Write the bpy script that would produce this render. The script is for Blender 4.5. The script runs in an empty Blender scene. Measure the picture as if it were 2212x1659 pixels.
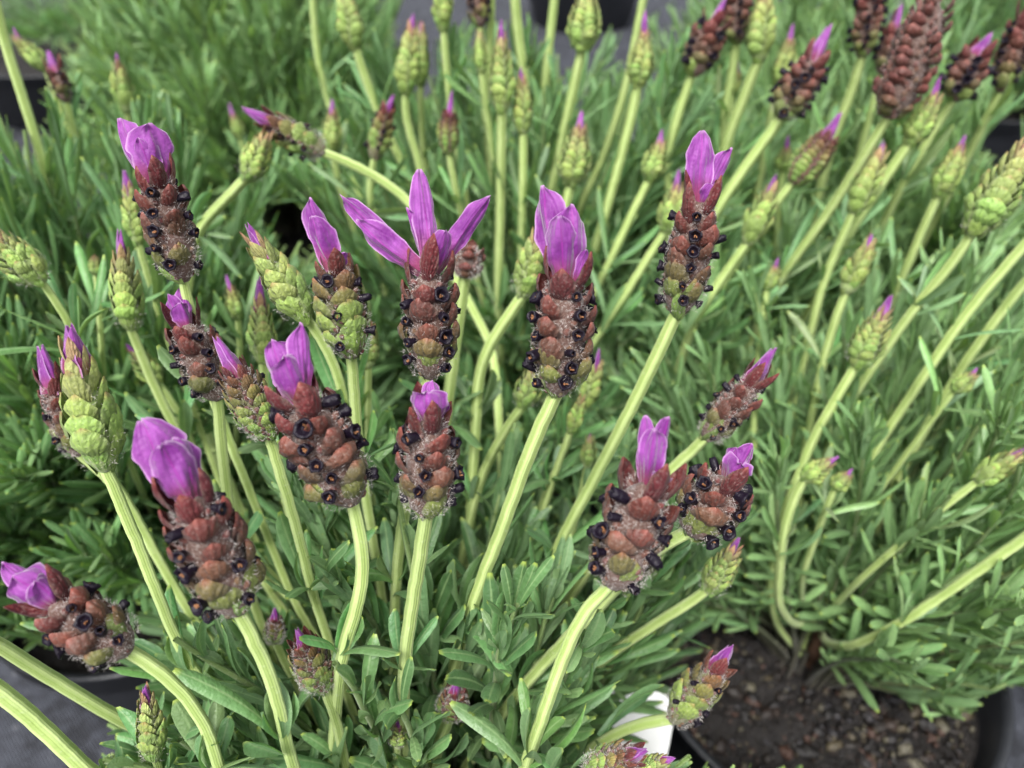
import bpy, math, random
import numpy as np
from mathutils import Vector, Matrix, Quaternion

random.seed(11)
rng = np.random.default_rng(11)
R = math.radians
scene = bpy.context.scene

# ------------------------------------------------------------------ camera
CAM = Vector((0.0, 0.0, 0.53))
PITCH = R(40)
IW, IH, FPX = 2212.0, 1659.0, 1662.0            # picture size used for measuring the photograph
FWD = Vector((0, math.cos(PITCH), -math.sin(PITCH)))
UPV = Vector((0, math.sin(PITCH), math.cos(PITCH)))
cam = bpy.data.cameras.new('camera')
cam.sensor_width = 36.0
cam.lens = 36.0 * FPX / IW
cam.clip_start = 0.01
cam.clip_end = 200.0
cam.dof.use_dof = True
cam.dof.focus_distance = 0.205
cam.dof.aperture_fstop = 10.5
camo = bpy.data.objects.new('camera', cam)
camo.location = CAM
camo.rotation_euler = (R(90) - PITCH, 0, 0)
scene.collection.objects.link(camo)
scene.camera = camo

# ------------------------------------------------------------------ sky, sun, exposure (overcast)
SUN_EL, SUN_AZ = R(62), R(200)
world = bpy.data.worlds.new('World')
scene.world = world
world.use_nodes = True
wn, wl = world.node_tree.nodes, world.node_tree.links
bg = wn['Background']
sky = wn.new('ShaderNodeTexSky')
sky.sky_type = 'NISHITA'
sky.sun_disc = False
sky.sun_elevation = SUN_EL
sky.sun_rotation = SUN_AZ
sky.air_density = 1.0
sky.dust_density = 4.0
hs = wn.new('ShaderNodeHueSaturation')
hs.inputs['Saturation'].default_value = 0.25      # cloud cover: a pale grey-white sky
wl.new(sky.outputs[0], hs.inputs['Color'])
wl.new(hs.outputs[0], bg.inputs['Color'])
bg.inputs['Strength'].default_value = 0.10
sun = bpy.data.lights.new('sun', 'SUN')
sun.energy = 1.5
sun.angle = R(15)
sun.color = (1.0, 0.97, 0.93)
suno = bpy.data.objects.new('sun', sun)
sd = Vector((math.sin(SUN_AZ) * math.cos(SUN_EL), math.cos(SUN_AZ) * math.cos(SUN_EL), math.sin(SUN_EL)))
suno.rotation_euler = sd.to_track_quat('Z', 'Y').to_euler()
suno.location = sd * 5
scene.collection.objects.link(suno)
scene.view_settings.view_transform = 'Standard'
scene.view_settings.look = 'None'
scene.view_settings.gamma = 1.0
scene.view_settings.exposure = 1.72
scene.render.engine = 'CYCLES'
scene.cycles.max_bounces = 6
scene.cycles.transparent_max_bounces = 4
scene.cycles.use_denoising = True

# ------------------------------------------------------------------ helpers
def at(px, py, d):
    """point at depth d metres seen at photograph position (px, py)"""
    px, py, d = float(px), float(py), float(d)
    return CAM + d * (FWD + Vector(((px - IW / 2) / FPX, 0, 0)) - ((py - IH / 2) / FPX) * UPV)

FWDn, UPn, CAMn = np.array(FWD), np.array(UPV), np.array(CAM)
def project(p):
    q = p - CAMn
    d = q @ FWDn
    dd = np.maximum(d, 1e-4)
    return IW / 2 + FPX * q[:, 0] / dd, IH / 2 - FPX * (q @ UPn) / dd, d

def link(o):
    scene.collection.objects.link(o)

def tag(o, label=None, cat=None, group=None, kind=None):
    if label: o['label'] = label
    if cat: o['category'] = cat
    if group: o['group'] = group
    if kind: o['kind'] = kind
    return o

class MB:
    """collects quad pieces in arrays and builds ONE mesh"""
    def __init__(self):
        self.v, self.q, self.uv, self.col, self.mi, self.n = [], [], [], [], [], 0
    def add(self, v, q, uv=None, col=(0, 0, 0), mi=0):
        v = np.asarray(v, dtype=np.float32); q = np.asarray(q, dtype=np.int32)
        self.v.append(v); self.q.append(q + self.n)
        self.uv.append(np.zeros((len(v), 2), np.float32) if uv is None else np.asarray(uv, np.float32))
        c = np.asarray(col, np.float32)
        self.col.append(np.tile(c, (len(v), 1)) if c.ndim == 1 else c)
        self.mi.append(np.full(len(q), mi, np.int32))
        self.n += len(v)
    def proto(self, pr, M, col=(0, 0, 0), mi=None):
        m = np.array(M)
        v = pr['v'] @ m[:3, :3].T + m[:3, 3]
        if mi is None and 'mi' in pr:
            for k in np.unique(pr['mi']):
                pass
            n0 = self.n
            self.add(v, pr['q'], pr['uv'], col, 0)
            self.mi[-1] = pr['mi'].copy()
        else:
            self.add(v, pr['q'], pr['uv'], col, mi or 0)
    def many(self, pr, Ms, cols, mi=0):
        """Ms (n,4,4), cols (n,3)"""
        n, nv = len(Ms), len(pr['v'])
        if n == 0: return
        v = np.einsum('nij,vj->nvi', Ms[:, :3, :3], pr['v']) + Ms[:, None, :3, 3]
        q = pr['q'][None] + (np.arange(n) * nv)[:, None, None]
        self.add(v.reshape(-1, 3), q.reshape(-1, 4), np.tile(pr['uv'], (n, 1)), np.repeat(cols, nv, axis=0), mi)
    def mesh(self, name, mats):
        me = bpy.data.meshes.new(name)
        v = np.concatenate(self.v); q = np.concatenate(self.q)
        uv = np.concatenate(self.uv); col = np.concatenate(self.col); mi = np.concatenate(self.mi)
        me.vertices.add(len(v)); me.vertices.foreach_set('co', v.ravel())
        me.loops.add(q.size); me.loops.foreach_set('vertex_index', q.ravel())
        me.polygons.add(len(q))
        me.polygons.foreach_set('loop_start', np.arange(0, q.size, 4, dtype=np.int32))
        me.polygons.foreach_set('use_smooth', np.ones(len(q), dtype=bool))
        me.polygons.foreach_set('material_index', mi)
        ul = me.uv_layers.new(name='UVMap')
        ul.data.foreach_set('uv', uv[q.ravel()].ravel())
        ca = me.color_attributes.new('col', 'FLOAT_COLOR', 'POINT')
        ca.data.foreach_set('color', np.concatenate([col, np.ones((len(col), 1), np.float32)], axis=1).ravel())
        for m in mats: me.materials.append(m)
        me.update(calc_edges=True)
        return me
    def build(self, name, mats, parent=None, M=None):
        return place(self.mesh(name, mats), name, parent, M)

def place(me, name, parent=None, M=None, color=(0, 0, 0, 1)):
    o = bpy.data.objects.new(name, me)
    if M is not None: o.matrix_basis = M
    o.parent = parent
    o.color = color
    link(o)
    return o

def empty(name, loc):
    o = bpy.data.objects.new(name, None)
    o.location = loc
    o.empty_display_size = 0.05
    link(o)
    return o

def grid_quads(nu, nv, wrap=False):
    """quads of a (nv rows) x (nu columns) vertex grid"""
    q = []
    for j in range(nv - 1):
        for i in range(nu if wrap else nu - 1):
            a, b = j * nu + i, j * nu + (i + 1) % nu
            q.append((a, b, b + nu, a + nu))
    return np.array(q, np.int32)

def catmull(pts, n):
    """smooth polyline through pts, n samples"""
    P = [np.array(p, float) for p in pts]
    P = [2 * P[0] - P[1]] + P + [2 * P[-1] - P[-2]]
    segs = len(P) - 3
    out = []
    for k in range(n):
        t = k / (n - 1) * segs
        i = min(int(t), segs - 1); f = t - i
        p0, p1, p2, p3 = P[i:i + 4]
        out.append(0.5 * (2 * p1 + (p2 - p0) * f + (2 * p0 - 5 * p1 + 4 * p2 - p3) * f * f + (3 * p1 - p0 - 3 * p2 + p3) * f ** 3))
    return np.array(out)

def tube(mb, pts, radii, sides=8, square=0.0, col=(0, 0, 0), mi=0, twist=0.0):
    pts = np.asarray(pts, float)
    n = len(pts)
    tan = np.gradient(pts, axis=0)
    tan /= np.linalg.norm(tan, axis=1)[:, None] + 1e-12
    ref = np.array((0.3, 1.0, 0.1)) if abs(tan[0][1]) < 0.9 else np.array((1.0, 0, 0.2))
    vs, uvs = [], []
    x = np.cross(ref, tan[0]); x /= np.linalg.norm(x)
    L = 0.0
    for k in range(n):
        x = x - tan[k] * (x @ tan[k]); x /= np.linalg.norm(x) + 1e-12
        y = np.cross(tan[k], x)
        if k: L += np.linalg.norm(pts[k] - pts[k - 1])
        for s in range(sides):
            a = 2 * math.pi * s / sides + twist * k / n
            rr = radii[k] * (1 + square * math.cos(4 * a))
            vs.append(pts[k] + (x * math.cos(a) + y * math.sin(a)) * rr)
            uvs.append((s / sides, L * 100))
    mb.add(vs, grid_quads(sides, n, True), uvs, col, mi)

def ident(loc=(0, 0, 0)):
    return Matrix.Translation(loc)

def frame(loc, ydir, znear, sx=1, sy=1, sz=1):
    """matrix with local Y along ydir, local Z as near to znear as possible"""
    y = np.array(ydir, float); y /= np.linalg.norm(y) + 1e-12
    z = np.array(znear, float); z = z - y * (z @ y)
    if np.linalg.norm(z) < 1e-6: z = np.cross(y, (0.37, 0.91, 0.2))
    z /= np.linalg.norm(z) + 1e-12
    x = np.cross(y, z)
    M = np.eye(4)
    M[:3, 0] = x * sx; M[:3, 1] = y * sy; M[:3, 2] = z * sz; M[:3, 3] = loc
    return M

# ------------------------------------------------------------------ materials
def newmat(name):
    m = bpy.data.materials.new(name)
    m.use_nodes = True
    m.node_tree.nodes.clear()
    return m, m.node_tree.nodes, m.node_tree.links

class NT:
    def __init__(self, name):
        self.m, self.n, self.l = newmat(name)
        self.out = self.n.new('ShaderNodeOutputMaterial')
    def node(self, t, **kw):
        nd = self.n.new(t)
        for k, v in kw.items(): setattr(nd, k, v)
        return nd
    def val(self, sock, v):
        if isinstance(v, bpy.types.NodeSocket): self.l.new(v, sock)
        else: sock.default_value = v
    def math(self, op, a, b=0.0, c=0.0, clamp=False):
        nd = self.node('ShaderNodeMath', operation=op, use_clamp=clamp)
        self.val(nd.inputs[0], a); self.val(nd.inputs[1], b); self.val(nd.inputs[2], c)
        return nd.outputs[0]
    def ramp(self, x, a, b):
        nd = self.node('ShaderNodeMapRange', interpolation_type='SMOOTHSTEP')
        self.val(nd.inputs[0], x); nd.inputs[1].default_value = a; nd.inputs[2].default_value = b
        return nd.outputs[0]
    def mix(self, f, a, b, blend='MIX'):
        nd = self.node('ShaderNodeMix', data_type='RGBA', blend_type=blend)
        self.val(nd.inputs[0], f)
        self.val(nd.inputs[6], a if isinstance(a, bpy.types.NodeSocket) else (*a, 1))
        self.val(nd.inputs[7], b if isinstance(b, bpy.types.NodeSocket) else (*b, 1))
        return nd.outputs[2]
    def noise(self, scale, detail=3, coord=None, rough=0.5):
        nd = self.node('ShaderNodeTexNoise')
        nd.inputs['Scale'].default_value = scale
        nd.inputs['Detail'].default_value = detail
        nd.inputs['Roughness'].default_value = rough
        if coord is not None: self.l.new(coord, nd.inputs['Vector'])
        return nd
    def uv(self):
        t = self.node('ShaderNodeTexCoord')
        s = self.node('ShaderNodeSeparateXYZ')
        self.l.new(t.outputs['UV'], s.inputs[0])
        return s.outputs[0], s.outputs[1], t
    def tint(self):
        oi = self.node('ShaderNodeObjectInfo')
        at_ = self.node('ShaderNodeAttribute', attribute_name='col')
        return self.mix(1.0, oi.outputs['Color'], at_.outputs['Color'], 'ADD')
    def bsdf(self, col, rough=0.5, spec=0.5, normal=None, trans=0.0, tcol=None, sheen=0.0):  
        p = self.node('ShaderNodeBsdfPrincipled')
        self.val(p.inputs['Base Color'], col if isinstance(col, bpy.types.NodeSocket) else (*col, 1))
        self.val(p.inputs['Roughness'], rough)
        p.inputs['Specular IOR Level'].default_value = spec
        p.inputs['Sheen Weight'].default_value = sheen
        p.inputs['Sheen Roughness'].default_value = 0.5
        if normal is not None: self.l.new(normal, p.inputs['Normal'])
        res = p.outputs[0]
        if trans > 0:
            tr = self.node('ShaderNodeBsdfTranslucent')
            self.val(tr.inputs[0], tcol if tcol is not None else col)
            if normal is not None: self.l.new(normal, tr.inputs['Normal'])
            mx = self.node('ShaderNodeMixShader')
            mx.inputs[0].default_value = trans
            self.l.new(res, mx.inputs[1]); self.l.new(tr.outputs[0], mx.inputs[2])
            res = mx.outputs[0]
        self.l.new(res, self.out.inputs['Surface'])
        return self.m
    def bump(self, h, strength=0.3, dist=0.0005):
        b = self.node('ShaderNodeBump')
        b.inputs['Strength'].default_value = strength
        b.inputs['Distance'].default_value = dist
        self.l.new(h, b.inputs['Height'])
        return b.outputs[0]

def mat_leaf():
    t = NT('leaf')
    u, v, tc = t.uv()
    c = t.tint()
    geo = t.node('ShaderNodeNewGeometry')
    nz = t.noise(260, 3, geo.outputs['Position'])
    c = t.mix(1.0, c, t.mix(nz.outputs[0], (0.62, 0.66, 0.6), (1.38, 1.34, 1.35)), 'MULTIPLY')
    au = t.math('ABSOLUTE', t.math('SUBTRACT', u, 0.5))
    rib = t.math('SUBTRACT', 1.0, t.ramp(au, 0.015, 0.09))
    c = t.mix(t.math('MULTIPLY', rib, 0.6), c, (0.25, 0.36, 0.17))
    edge = t.ramp(au, 0.36, 0.5)
    c = t.mix(t.math('MULTIPLY', edge, 0.25), c, (0.26, 0.36, 0.2))
    tip = t.ramp(v, 0.93, 1.0)
    c = t.mix(t.math('MULTIPLY', tip, 0.75), c, (0.36, 0.45, 0.08))
    c = t.mix(t.math('MULTIPLY', geo.outputs['Backfacing'], 0.35), c, (0.2, 0.29, 0.17))
    veins = t.math('MULTIPLY', t.noise(900, 2, geo.outputs['Position']).outputs[0], 1.0)
    nrm = t.bump(veins, 0.7, 0.0005)
    tcol = t.mix(1.0, c, (1.25, 1.3, 0.55), 'MULTIPLY')
    return t.bsdf(c, 0.42, 0.5, nrm, 0.3, tcol, 0.03)

def mat_stem():
    t = NT('stem')
    c = t.tint()
    geo = t.node('ShaderNodeNewGeometry')
    n1 = t.noise(90, 4, geo.outputs['Position'])
    n2 = t.noise(700, 3, geo.outputs['Position'])
    u, v, tc = t.uv()
    ridge = t.math('COSINE', t.math('MULTIPLY', u, 25.1327))
    fine = t.math('COSINE', t.math('MULTIPLY', u, 100.53))
    c = t.mix(1.0, c, t.mix(t.ramp(ridge, -1.0, 1.0), (0.78, 0.82, 0.66), (1.15, 1.12, 1.2)), 'MULTIPLY')
    c = t.mix(1.0, c, t.mix(n1.outputs[0], (0.72, 0.78, 0.6), (1.22, 1.18, 1.3)), 'MULTIPLY')
    c = t.mix(t.math('MULTIPLY', t.ramp(n2.outputs[0], 0.58, 0.72), 0.25), c, (0.55, 0.6, 0.4))
    nrm = t.bump(t.math('ADD', n2.outputs[0], t.math('MULTIPLY', fine, 0.25)), 0.55, 0.0003)
    return t.bsdf(c, 0.5, 0.35, nrm, 0.12, None, 0.12)

def mat_bract():
    t = NT('bract')
    u, v, tc = t.uv()
    c = t.tint()
    geo = t.node('ShaderNodeNewGeometry')
    nz = t.noise(500, 4, geo.outputs['Position'])
    c = t.mix(1.0, c, t.mix(nz.outputs[0], (0.55, 0.58, 0.55), (1.45, 1.4, 1.45)), 'MULTIPLY')
    # vein net: a few lines fanning up the scale
    du = t.math('DIVIDE', t.math('SUBTRACT', u, 0.5), t.math('ADD', v, 0.35))
    w = t.math('SINE', t.math('ADD', t.math('MULTIPLY', du, 30.0), t.math('MULTIPLY', nz.outputs[0], 7.0)))
    vein = t.ramp(w, 0.45, 0.95)
    c = t.mix(t.math('MULTIPLY', vein, t.math('MULTIPLY', nz.outputs[0], 0.55)), c, t.mix(1.0, c, (1.5, 1.45, 1.2), 'MULTIPLY'))
    tip = t.ramp(v, 0.8, 1.0)
    c = t.mix(t.math('MULTIPLY', tip, 0.45), c, (0.28, 0.07, 0.05))
    au = t.math('ABSOLUTE', t.math('SUBTRACT', u, 0.5))
    wool = t.ramp(t.noise(1600, 3, geo.outputs['Position']).outputs[0], 0.52, 0.68)
    c = t.mix(t.math('MULTIPLY', wool, 0.16), c, (0.36, 0.33, 0.29))
    c = t.mix(t.math('MULTIPLY', t.ramp(au, 0.32, 0.5), 0.25), c, (0.3, 0.27, 0.22))
    h = t.math('ADD', t.math('MULTIPLY', w, 0.16), t.math('MULTIPLY', nz.outputs[0], 1.6))
    nrm = t.bump(h, 0.9, 0.0006)
    return t.bsdf(c, 0.55, 0.35, nrm, 0.1, None, 0.06)

def mat_petal():
    t = NT('petal')
    u, v, tc = t.uv()
    au = t.math('ABSOLUTE', t.math('SUBTRACT', u, 0.5))
    geo = t.node('ShaderNodeNewGeometry')
    nz = t.noise(180, 4, geo.outputs['Position'])
    nf = t.noise(900, 3, geo.outputs['Position'])
    w = t.math('SINE', t.math('ADD', t.math('MULTIPLY', t.math('SUBTRACT', u, 0.5), 40.0), t.math('MULTIPLY', nz.outputs[0], 5.0)))
    c = t.mix(t.ramp(nz.outputs[0], 0.3, 0.7), (0.15, 0.011, 0.18), (0.31, 0.07, 0.35))
    c = t.mix(t.math('MULTIPLY', t.ramp(w, 0.3, 1.0), 0.14), c, (0.2, 0.012, 0.26))
    mid = t.math('SUBTRACT', 1.0, t.ramp(au, 0.0, 0.05))
    c = t.mix(t.math('MULTIPLY', mid, 0.5), c, (0.3, 0.01, 0.27))
    c = t.mix(t.math('MULTIPLY', t.math('SUBTRACT', 1.0, t.ramp(v, 0.08, 0.5)), 0.8), c, (0.26, 0.04, 0.06))
    rim = t.math('MAXIMUM', t.ramp(au, 0.43, 0.5), t.ramp(v, 0.96, 1.0))
    c = t.mix(t.math('MULTIPLY', rim, 0.55), c, (0.66, 0.42, 0.68))
    nrm = t.bump(t.math('ADD', t.math('MULTIPLY', w, 0.5), t.math('MULTIPLY', nf.outputs[0], 2.4)), 0.4, 0.0004)
    return t.bsdf(c, 0.5, 0.3, nrm, 0.35, c, 0.4)

def mat_simple(name, col, rough, spec=0.5, var=0.3, scale=300, sheen=0.0, bump=0.0, trans=0.0):
    t = NT(name)
    geo = t.node('ShaderNodeNewGeometry')
    nz = t.noise(scale, 4, geo.outputs['Position'])
    a = tuple(x * (1 - var) for x in col); b = tuple(min(1, x * (1 + var)) for x in col)
    c = t.mix(nz.outputs[0], a, b)
    nrm = t.bump(nz.outputs[0], bump, 0.001) if bump else None
    return t.bsdf(c, rough, spec, nrm, trans, None, sheen)

def mat_calyx():
    t = NT('calyx')
    c = t.tint()
    geo = t.node('ShaderNodeNewGeometry')
    nz = t.noise(1400, 4, geo.outputs['Position'])
    c = t.mix(t.math('MULTIPLY', t.ramp(nz.outputs[0], 0.45, 0.72), 0.55), c, (0.27, 0.24, 0.22))
    return t.bsdf(c, 0.7, 0.2, t.bump(nz.outputs[0], 0.7, 0.0005), 0.0, None, 0.15)

def mat_soil():
    t = NT('potting_soil')
    geo = t.node('ShaderNodeNewGeometry')
    n1 = t.noise(120, 6, geo.outputs['Position'], 0.65)
    n2 = t.noise(420, 4, geo.outputs['Position'])
    c = t.mix(n1.outputs[0], (0.002, 0.0015, 0.0015), (0.010, 0.007, 0.006))
    c = t.mix(t.math('MULTIPLY', t.ramp(n2.outputs[0], 0.66, 0.74), 0.5), c, (0.16, 0.12, 0.07))
    h = t.math('ADD', n1.outputs[0], t.math('MULTIPLY', n2.outputs[0], 0.5))
    return t.bsdf(c, 0.7, 0.4, t.bump(h, 0.9, 0.004))

def mat_chip():
    t = NT('bark_chip')
    c = t.tint()
    geo = t.node('ShaderNodeNewGeometry')
    n1 = t.noise(500, 4, geo.outputs['Position'])
    c = t.mix(1.0, c, t.mix(n1.outputs[0], (0.2, 0.2, 0.2), (1.1, 1.1, 1.1)), 'MULTIPLY')
    return t.bsdf(c, 0.6, 0.45, t.bump(n1.outputs[0], 0.8, 0.001))

def mat_ground():
    t = NT('weed_mat')
    geo = t.node('ShaderNodeNewGeometry')
    sp = t.node('ShaderNodeSeparateXYZ'); t.l.new(geo.outputs['Position'], sp.inputs[0])
    wx = t.math('SINE', t.math('MULTIPLY', sp.outputs[0], 2200.0))
    wy = t.math('SINE', t.math('MULTIPLY', sp.outputs[1], 2200.0))
    weave = t.math('MULTIPLY', wx, wy)
    n1 = t.noise(9, 5, geo.outputs['Position'])
    n2 = t.noise(48, 8, geo.outputs['Position'], 0.75)
    c = t.mix(n1.outputs[0], (0.02, 0.022, 0.03), (0.055, 0.06, 0.076))
    c = t.mix(t.ramp(n2.outputs[0], 0.58, 0.4), c, (0.010, 0.011, 0.015))
    c = t.mix(t.math('MULTIPLY', t.ramp(n2.outputs[0], 0.6, 0.68), 0.8), c, (0.16, 0.16, 0.17))
    h = t.math('ADD', t.math('MULTIPLY', weave, 0.25), t.math('MULTIPLY', n2.outputs[0], 1.5))
    return t.bsdf(c, 0.75, 0.4, t.bump(h, 0.8, 0.002))

def mat_pot():
    t = NT('black_plastic')
    geo = t.node('ShaderNodeNewGeometry')
    n1 = t.noise(30, 5, geo.outputs['Position'])
    n2 = t.noise(600, 3, geo.outputs['Position'])
    c = t.mix(n1.outputs[0], (0.012, 0.013, 0.016), (0.028, 0.03, 0.036))
    c = t.mix(t.math('MULTIPLY', t.ramp(n2.outputs[0], 0.6, 0.72), 0.3), c, (0.1, 0.1, 0.1))
    rg = t.math('ADD', 0.34, t.math('MULTIPLY', n1.outputs[0], 0.2))
    return t.bsdf(c, rg, 0.5, t.bump(n2.outputs[0], 0.15, 0.0006))

M_LEAF, M_STEM, M_BRACT, M_PETAL = mat_leaf(), mat_stem(), mat_bract(), mat_petal()
M_CALYX, M_SOIL, M_CHIP, M_GROUND, M_POT = mat_calyx(), mat_soil(), mat_chip(), mat_ground(), mat_pot()
M_FLORET = mat_simple('dark_floret', (0.006, 0.0035, 0.009), 0.42, 0.22, 0.6, 900, 0.0, 0.6)
M_STAMEN = mat_simple('stamen', (0.24, 0.11, 0.05), 0.6, 0.3, 0.5, 2000)
M_HAIR = mat_simple('hair', (0.55, 0.51, 0.49), 0.7, 0.2, 0.2, 800, 0.0, 0.0, 0.2)
M_WOOD = mat_simple('bark', (0.12, 0.065, 0.04), 0.8, 0.2, 0.6, 150, 0.0, 0.9)
M_TAG = mat_simple('white_plastic', (0.8, 0.8, 0.8), 0.4, 0.4, 0.04, 40)

# ------------------------------------------------------------------ ground
mb = MB()
S, NG = 60.0, 2
gx = np.array([-S, S])
mb.add([(-S, -S, 0), (S, -S, 0), (S, S, 0), (-S, S, 0)], [(0, 1, 2, 3)])
g = mb.build('ground', [M_GROUND])
tag(g, 'dark grey woven weed mat under the pots', 'ground', kind='structure')

# ------------------------------------------------------------------ pots and soil
def lathe(prof, seg=48, lump=None):
    v, uv = [], []
    for k, (r, z) in enumerate(prof):
        for s in range(seg):
            a = 2 * math.pi * s / seg
            v.append((r * math.cos(a), r * math.sin(a), z)); uv.append((s / seg, k / len(prof)))
    return np.array(v), grid_quads(seg, len(prof), True), np.array(uv)

POT_H = 0.115
def make_pot(x, y, r, label):
    rb = r * 0.78
    h = POT_H
    prof = [(0.001, 0.0005), (rb - 0.006, 0.0005), (rb, 0.004), (r * 0.945, h - 0.022), (r * 0.95, h - 0.021), (r * 0.985, h - 0.0205),
            (r * 0.99, h - 0.003), (r, h - 0.0025), (r + 0.001, h - 0.001), (r - 0.0005, h), (r - 0.003, h - 0.0003), (r - 0.005, h - 0.003),
            (r * 0.93, h - 0.02), (rb - 0.004, 0.012), (0.001, 0.010)]
    m = MB(); m.add(*lathe(prof, 64))
    e = m.build('plant_pot', [M_POT], None, ident((x, y, 0)))
    return tag(e, label, 'pot', 'black plastic nursery pots')

def lump(rad, seed, flat=0.6):
    """irregular chip: a squashed, jittered 6x5 ball"""
    rr = np.random.default_rng(seed)
    v = []
    for j in range(5):
        th = math.pi * (j + 0.02) / 4.04
        for i in range(6):
            ph = 2 * math.pi * i / 6
            k = rad * (0.65 + 0.6 * rr.random())
            v.append((k * math.sin(th) * math.cos(ph), k * 0.62 * math.sin(th) * math.sin(ph), k * flat * math.cos(th)))
    v = np.array(v)
    return dict(v=v, q=grid_quads(6, 5, True), uv=np.zeros((len(v), 2), np.float32))
CHIPS = [lump(1.0, s, 0.35 + 0.3 * (s % 3) / 2) for s in range(9)]
CHIP_MESH = None
CHIP_COL = [(0.03, 0.017, 0.011), (0.016, 0.011, 0.008), (0.06, 0.028, 0.018), (0.008, 0.006, 0.006), (0.01, 0.008, 0.008), (0.022, 0.02, 0.023), (0.02, 0.012, 0.009), (0.012, 0.01, 0.009), (0.075, 0.06, 0.034), (0.1, 0.09, 0.06)]

def rotm():
    q = Quaternion((random.gauss(0, 1), random.gauss(0, 1), random.gauss(0, 1), random.gauss(0, 1)))
    q.normalize()
    return q.to_matrix().to_4x4()

def make_soil(x, y, r, label, chips=150, big=0, level=0.022):
    global CHIP_MESH
    r2 = r * 0.925
    m = MB()
    nr, ns = 34, 110
    v = [(0, 0, 0)]
    vs, uvs = [], []
    for k in range(nr):
        for s in range(ns):
            a = 2 * math.pi * s / ns
            q = 0.002 + (r2 - 0.002) * k / (nr - 1)
            z = POT_H - level + 0.004 * math.sin(q * 90 + a * 3) * math.sin(a * 5 + q * 60) + random.uniform(-.0034, .0034) + 0.006 * (1 - (q / r2) ** 2)
            if k == nr - 1: z = POT_H - level - 0.004
            vs.append((q * math.cos(a), q * math.sin(a), z)); uvs.append((0, 0))
    m.add(vs, grid_quads(ns, nr, True), uvs, (0, 0, 0), 0)
    def spot():
        q = r2 * 0.95 * math.sqrt(random.random()); a = random.uniform(0, 6.283)
        return Vector((q * math.cos(a), q * math.sin(a), POT_H - level + 0.006 * (1 - (q / r2) ** 2) + 0.001))
    for k in range(chips):
        s = random.uniform(0.001, 0.0032)
        m.proto(random.choice(CHIPS), Matrix.Translation(spot()) @ rotm() @ Matrix.Scale(s, 4), random.choice(CHIP_COL), 1)
    o = m.build('potting_soil', [M_SOIL, M_CHIP], None, ident((x, y, 0)))
    tag(o, label, 'soil', 'potting soil in the pots', 'stuff')
    if big and CHIP_MESH is None:
        CHIP_MESH = []
        for c in CHIPS:
            mm = MB(); mm.proto(c, Matrix.Identity(4)); CHIP_MESH.append(mm.mesh('bark_chip', [M_CHIP]))
    for k in range(big):
        s = random.uniform(0.003, 0.0068)
        c = random.choice(CHIP_COL)
        place(random.choice(CHIP_MESH), 'bark_chip', o, Matrix.Translation(spot()) @ Matrix.Rotation(random.uniform(0, 6.28), 4, 'Z') @ Matrix.Rotation(random.uniform(-.5, .5), 4, 'X') @ Matrix.Scale(s, 4), (*c, 1))
    return o

# key: x, y, pot radius
POTS = {
    'A': (-0.02, 0.125, 0.1), 'B': (0.183, 0.253, 0.105), 'C': (-0.25, 0.335, 0.105), 'E': (0.02, 0.475, 0.105),
    'D': (-0.255, 0.80, 0.11), 'F': (0.285, 0.53, 0.105), 'G': (0.33, 0.93, 0.105), 'H': (0.72, 1.18, 0.11),
    'I': (-0.80, 1.53, 0.27), 'J': (0.17, 2.02, 0.15),
}
POT_LABEL = {
    'A': 'black pot hidden beneath the lavender with the open purple flower heads',
    'B': 'round black pot with a wide patch of bare bark soil',
    'C': 'black pot with grey rim standing on bare grey matting',
    'D': 'black pot under the flowerless feathery lavender bush',
    'E': 'black pot under the lavender crowded with upright green buds',
    'F': 'black pot under the lavender with long brown flower heads',
    'G': 'black pot of the lavender behind the brown-headed one',
    'H': 'black pot at the end of the row beside dark gaps',
    'I': 'large black pot with brown soil and thin growth beyond the bushes',
    'J': 'black pot alone on the far grey matting',
}
SOIL_LABEL = {
    'B': 'bare dark soil with bark chips and pale grit in the round pot',
    'C': 'dark damp soil behind the grey pot rim',
    'D': 'brown soil around the bare trunk of the flowerless bush',
    'I': 'brown soil in the large pot beyond the bushes',
}
for k, (x, y, r) in POTS.items():
    make_pot(x, y, r, POT_LABEL[k])
    make_soil(x, y, r, SOIL_LABEL.get(k, 'dark soil shaded under the foliage of a potted lavender'), 2200 if k == 'B' else (500 if k in 'CD' else 120), 220 if k == 'B' else (30 if k == 'C' else 0))

# ------------------------------------------------------------------ piece prototypes
def leaf_proto(bend, sway, nseg, us, twist=0.0):
    v, uv = [], []
    for j in range(nseg + 1):
        t = j / nseg
        w = 0.5 * min(1.0, 0.40 + 1.0 * t)
        if t > 0.72: w *= math.sqrt(max(0.05, 1 - ((t - 0.72) / 0.28) ** 2.2))
        a = twist * t
        for u in us:
            x = w * u
            z = -0.42 * w * abs(u) ** 2.2 - (0.16 * w if abs(u) < 0.1 else 0)
            if abs(u) > 0.99: x *= 0.9; z -= 0.12 * w
            xx = x * math.cos(a) - z * math.sin(a); zz = x * math.sin(a) + z * math.cos(a)
            v.append((xx + sway * t * t, t, zz + bend * t * t)); uv.append((0.5 + 0.5 * u, t))
    # x and z are in widths, y in lengths (scaled at placement: x,z by width, y by length); bends are given in lengths
    v = np.array(v, float)
    return dict(v=v, q=grid_quads(len(us), nseg + 1), uv=np.array(uv, np.float32))
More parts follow.
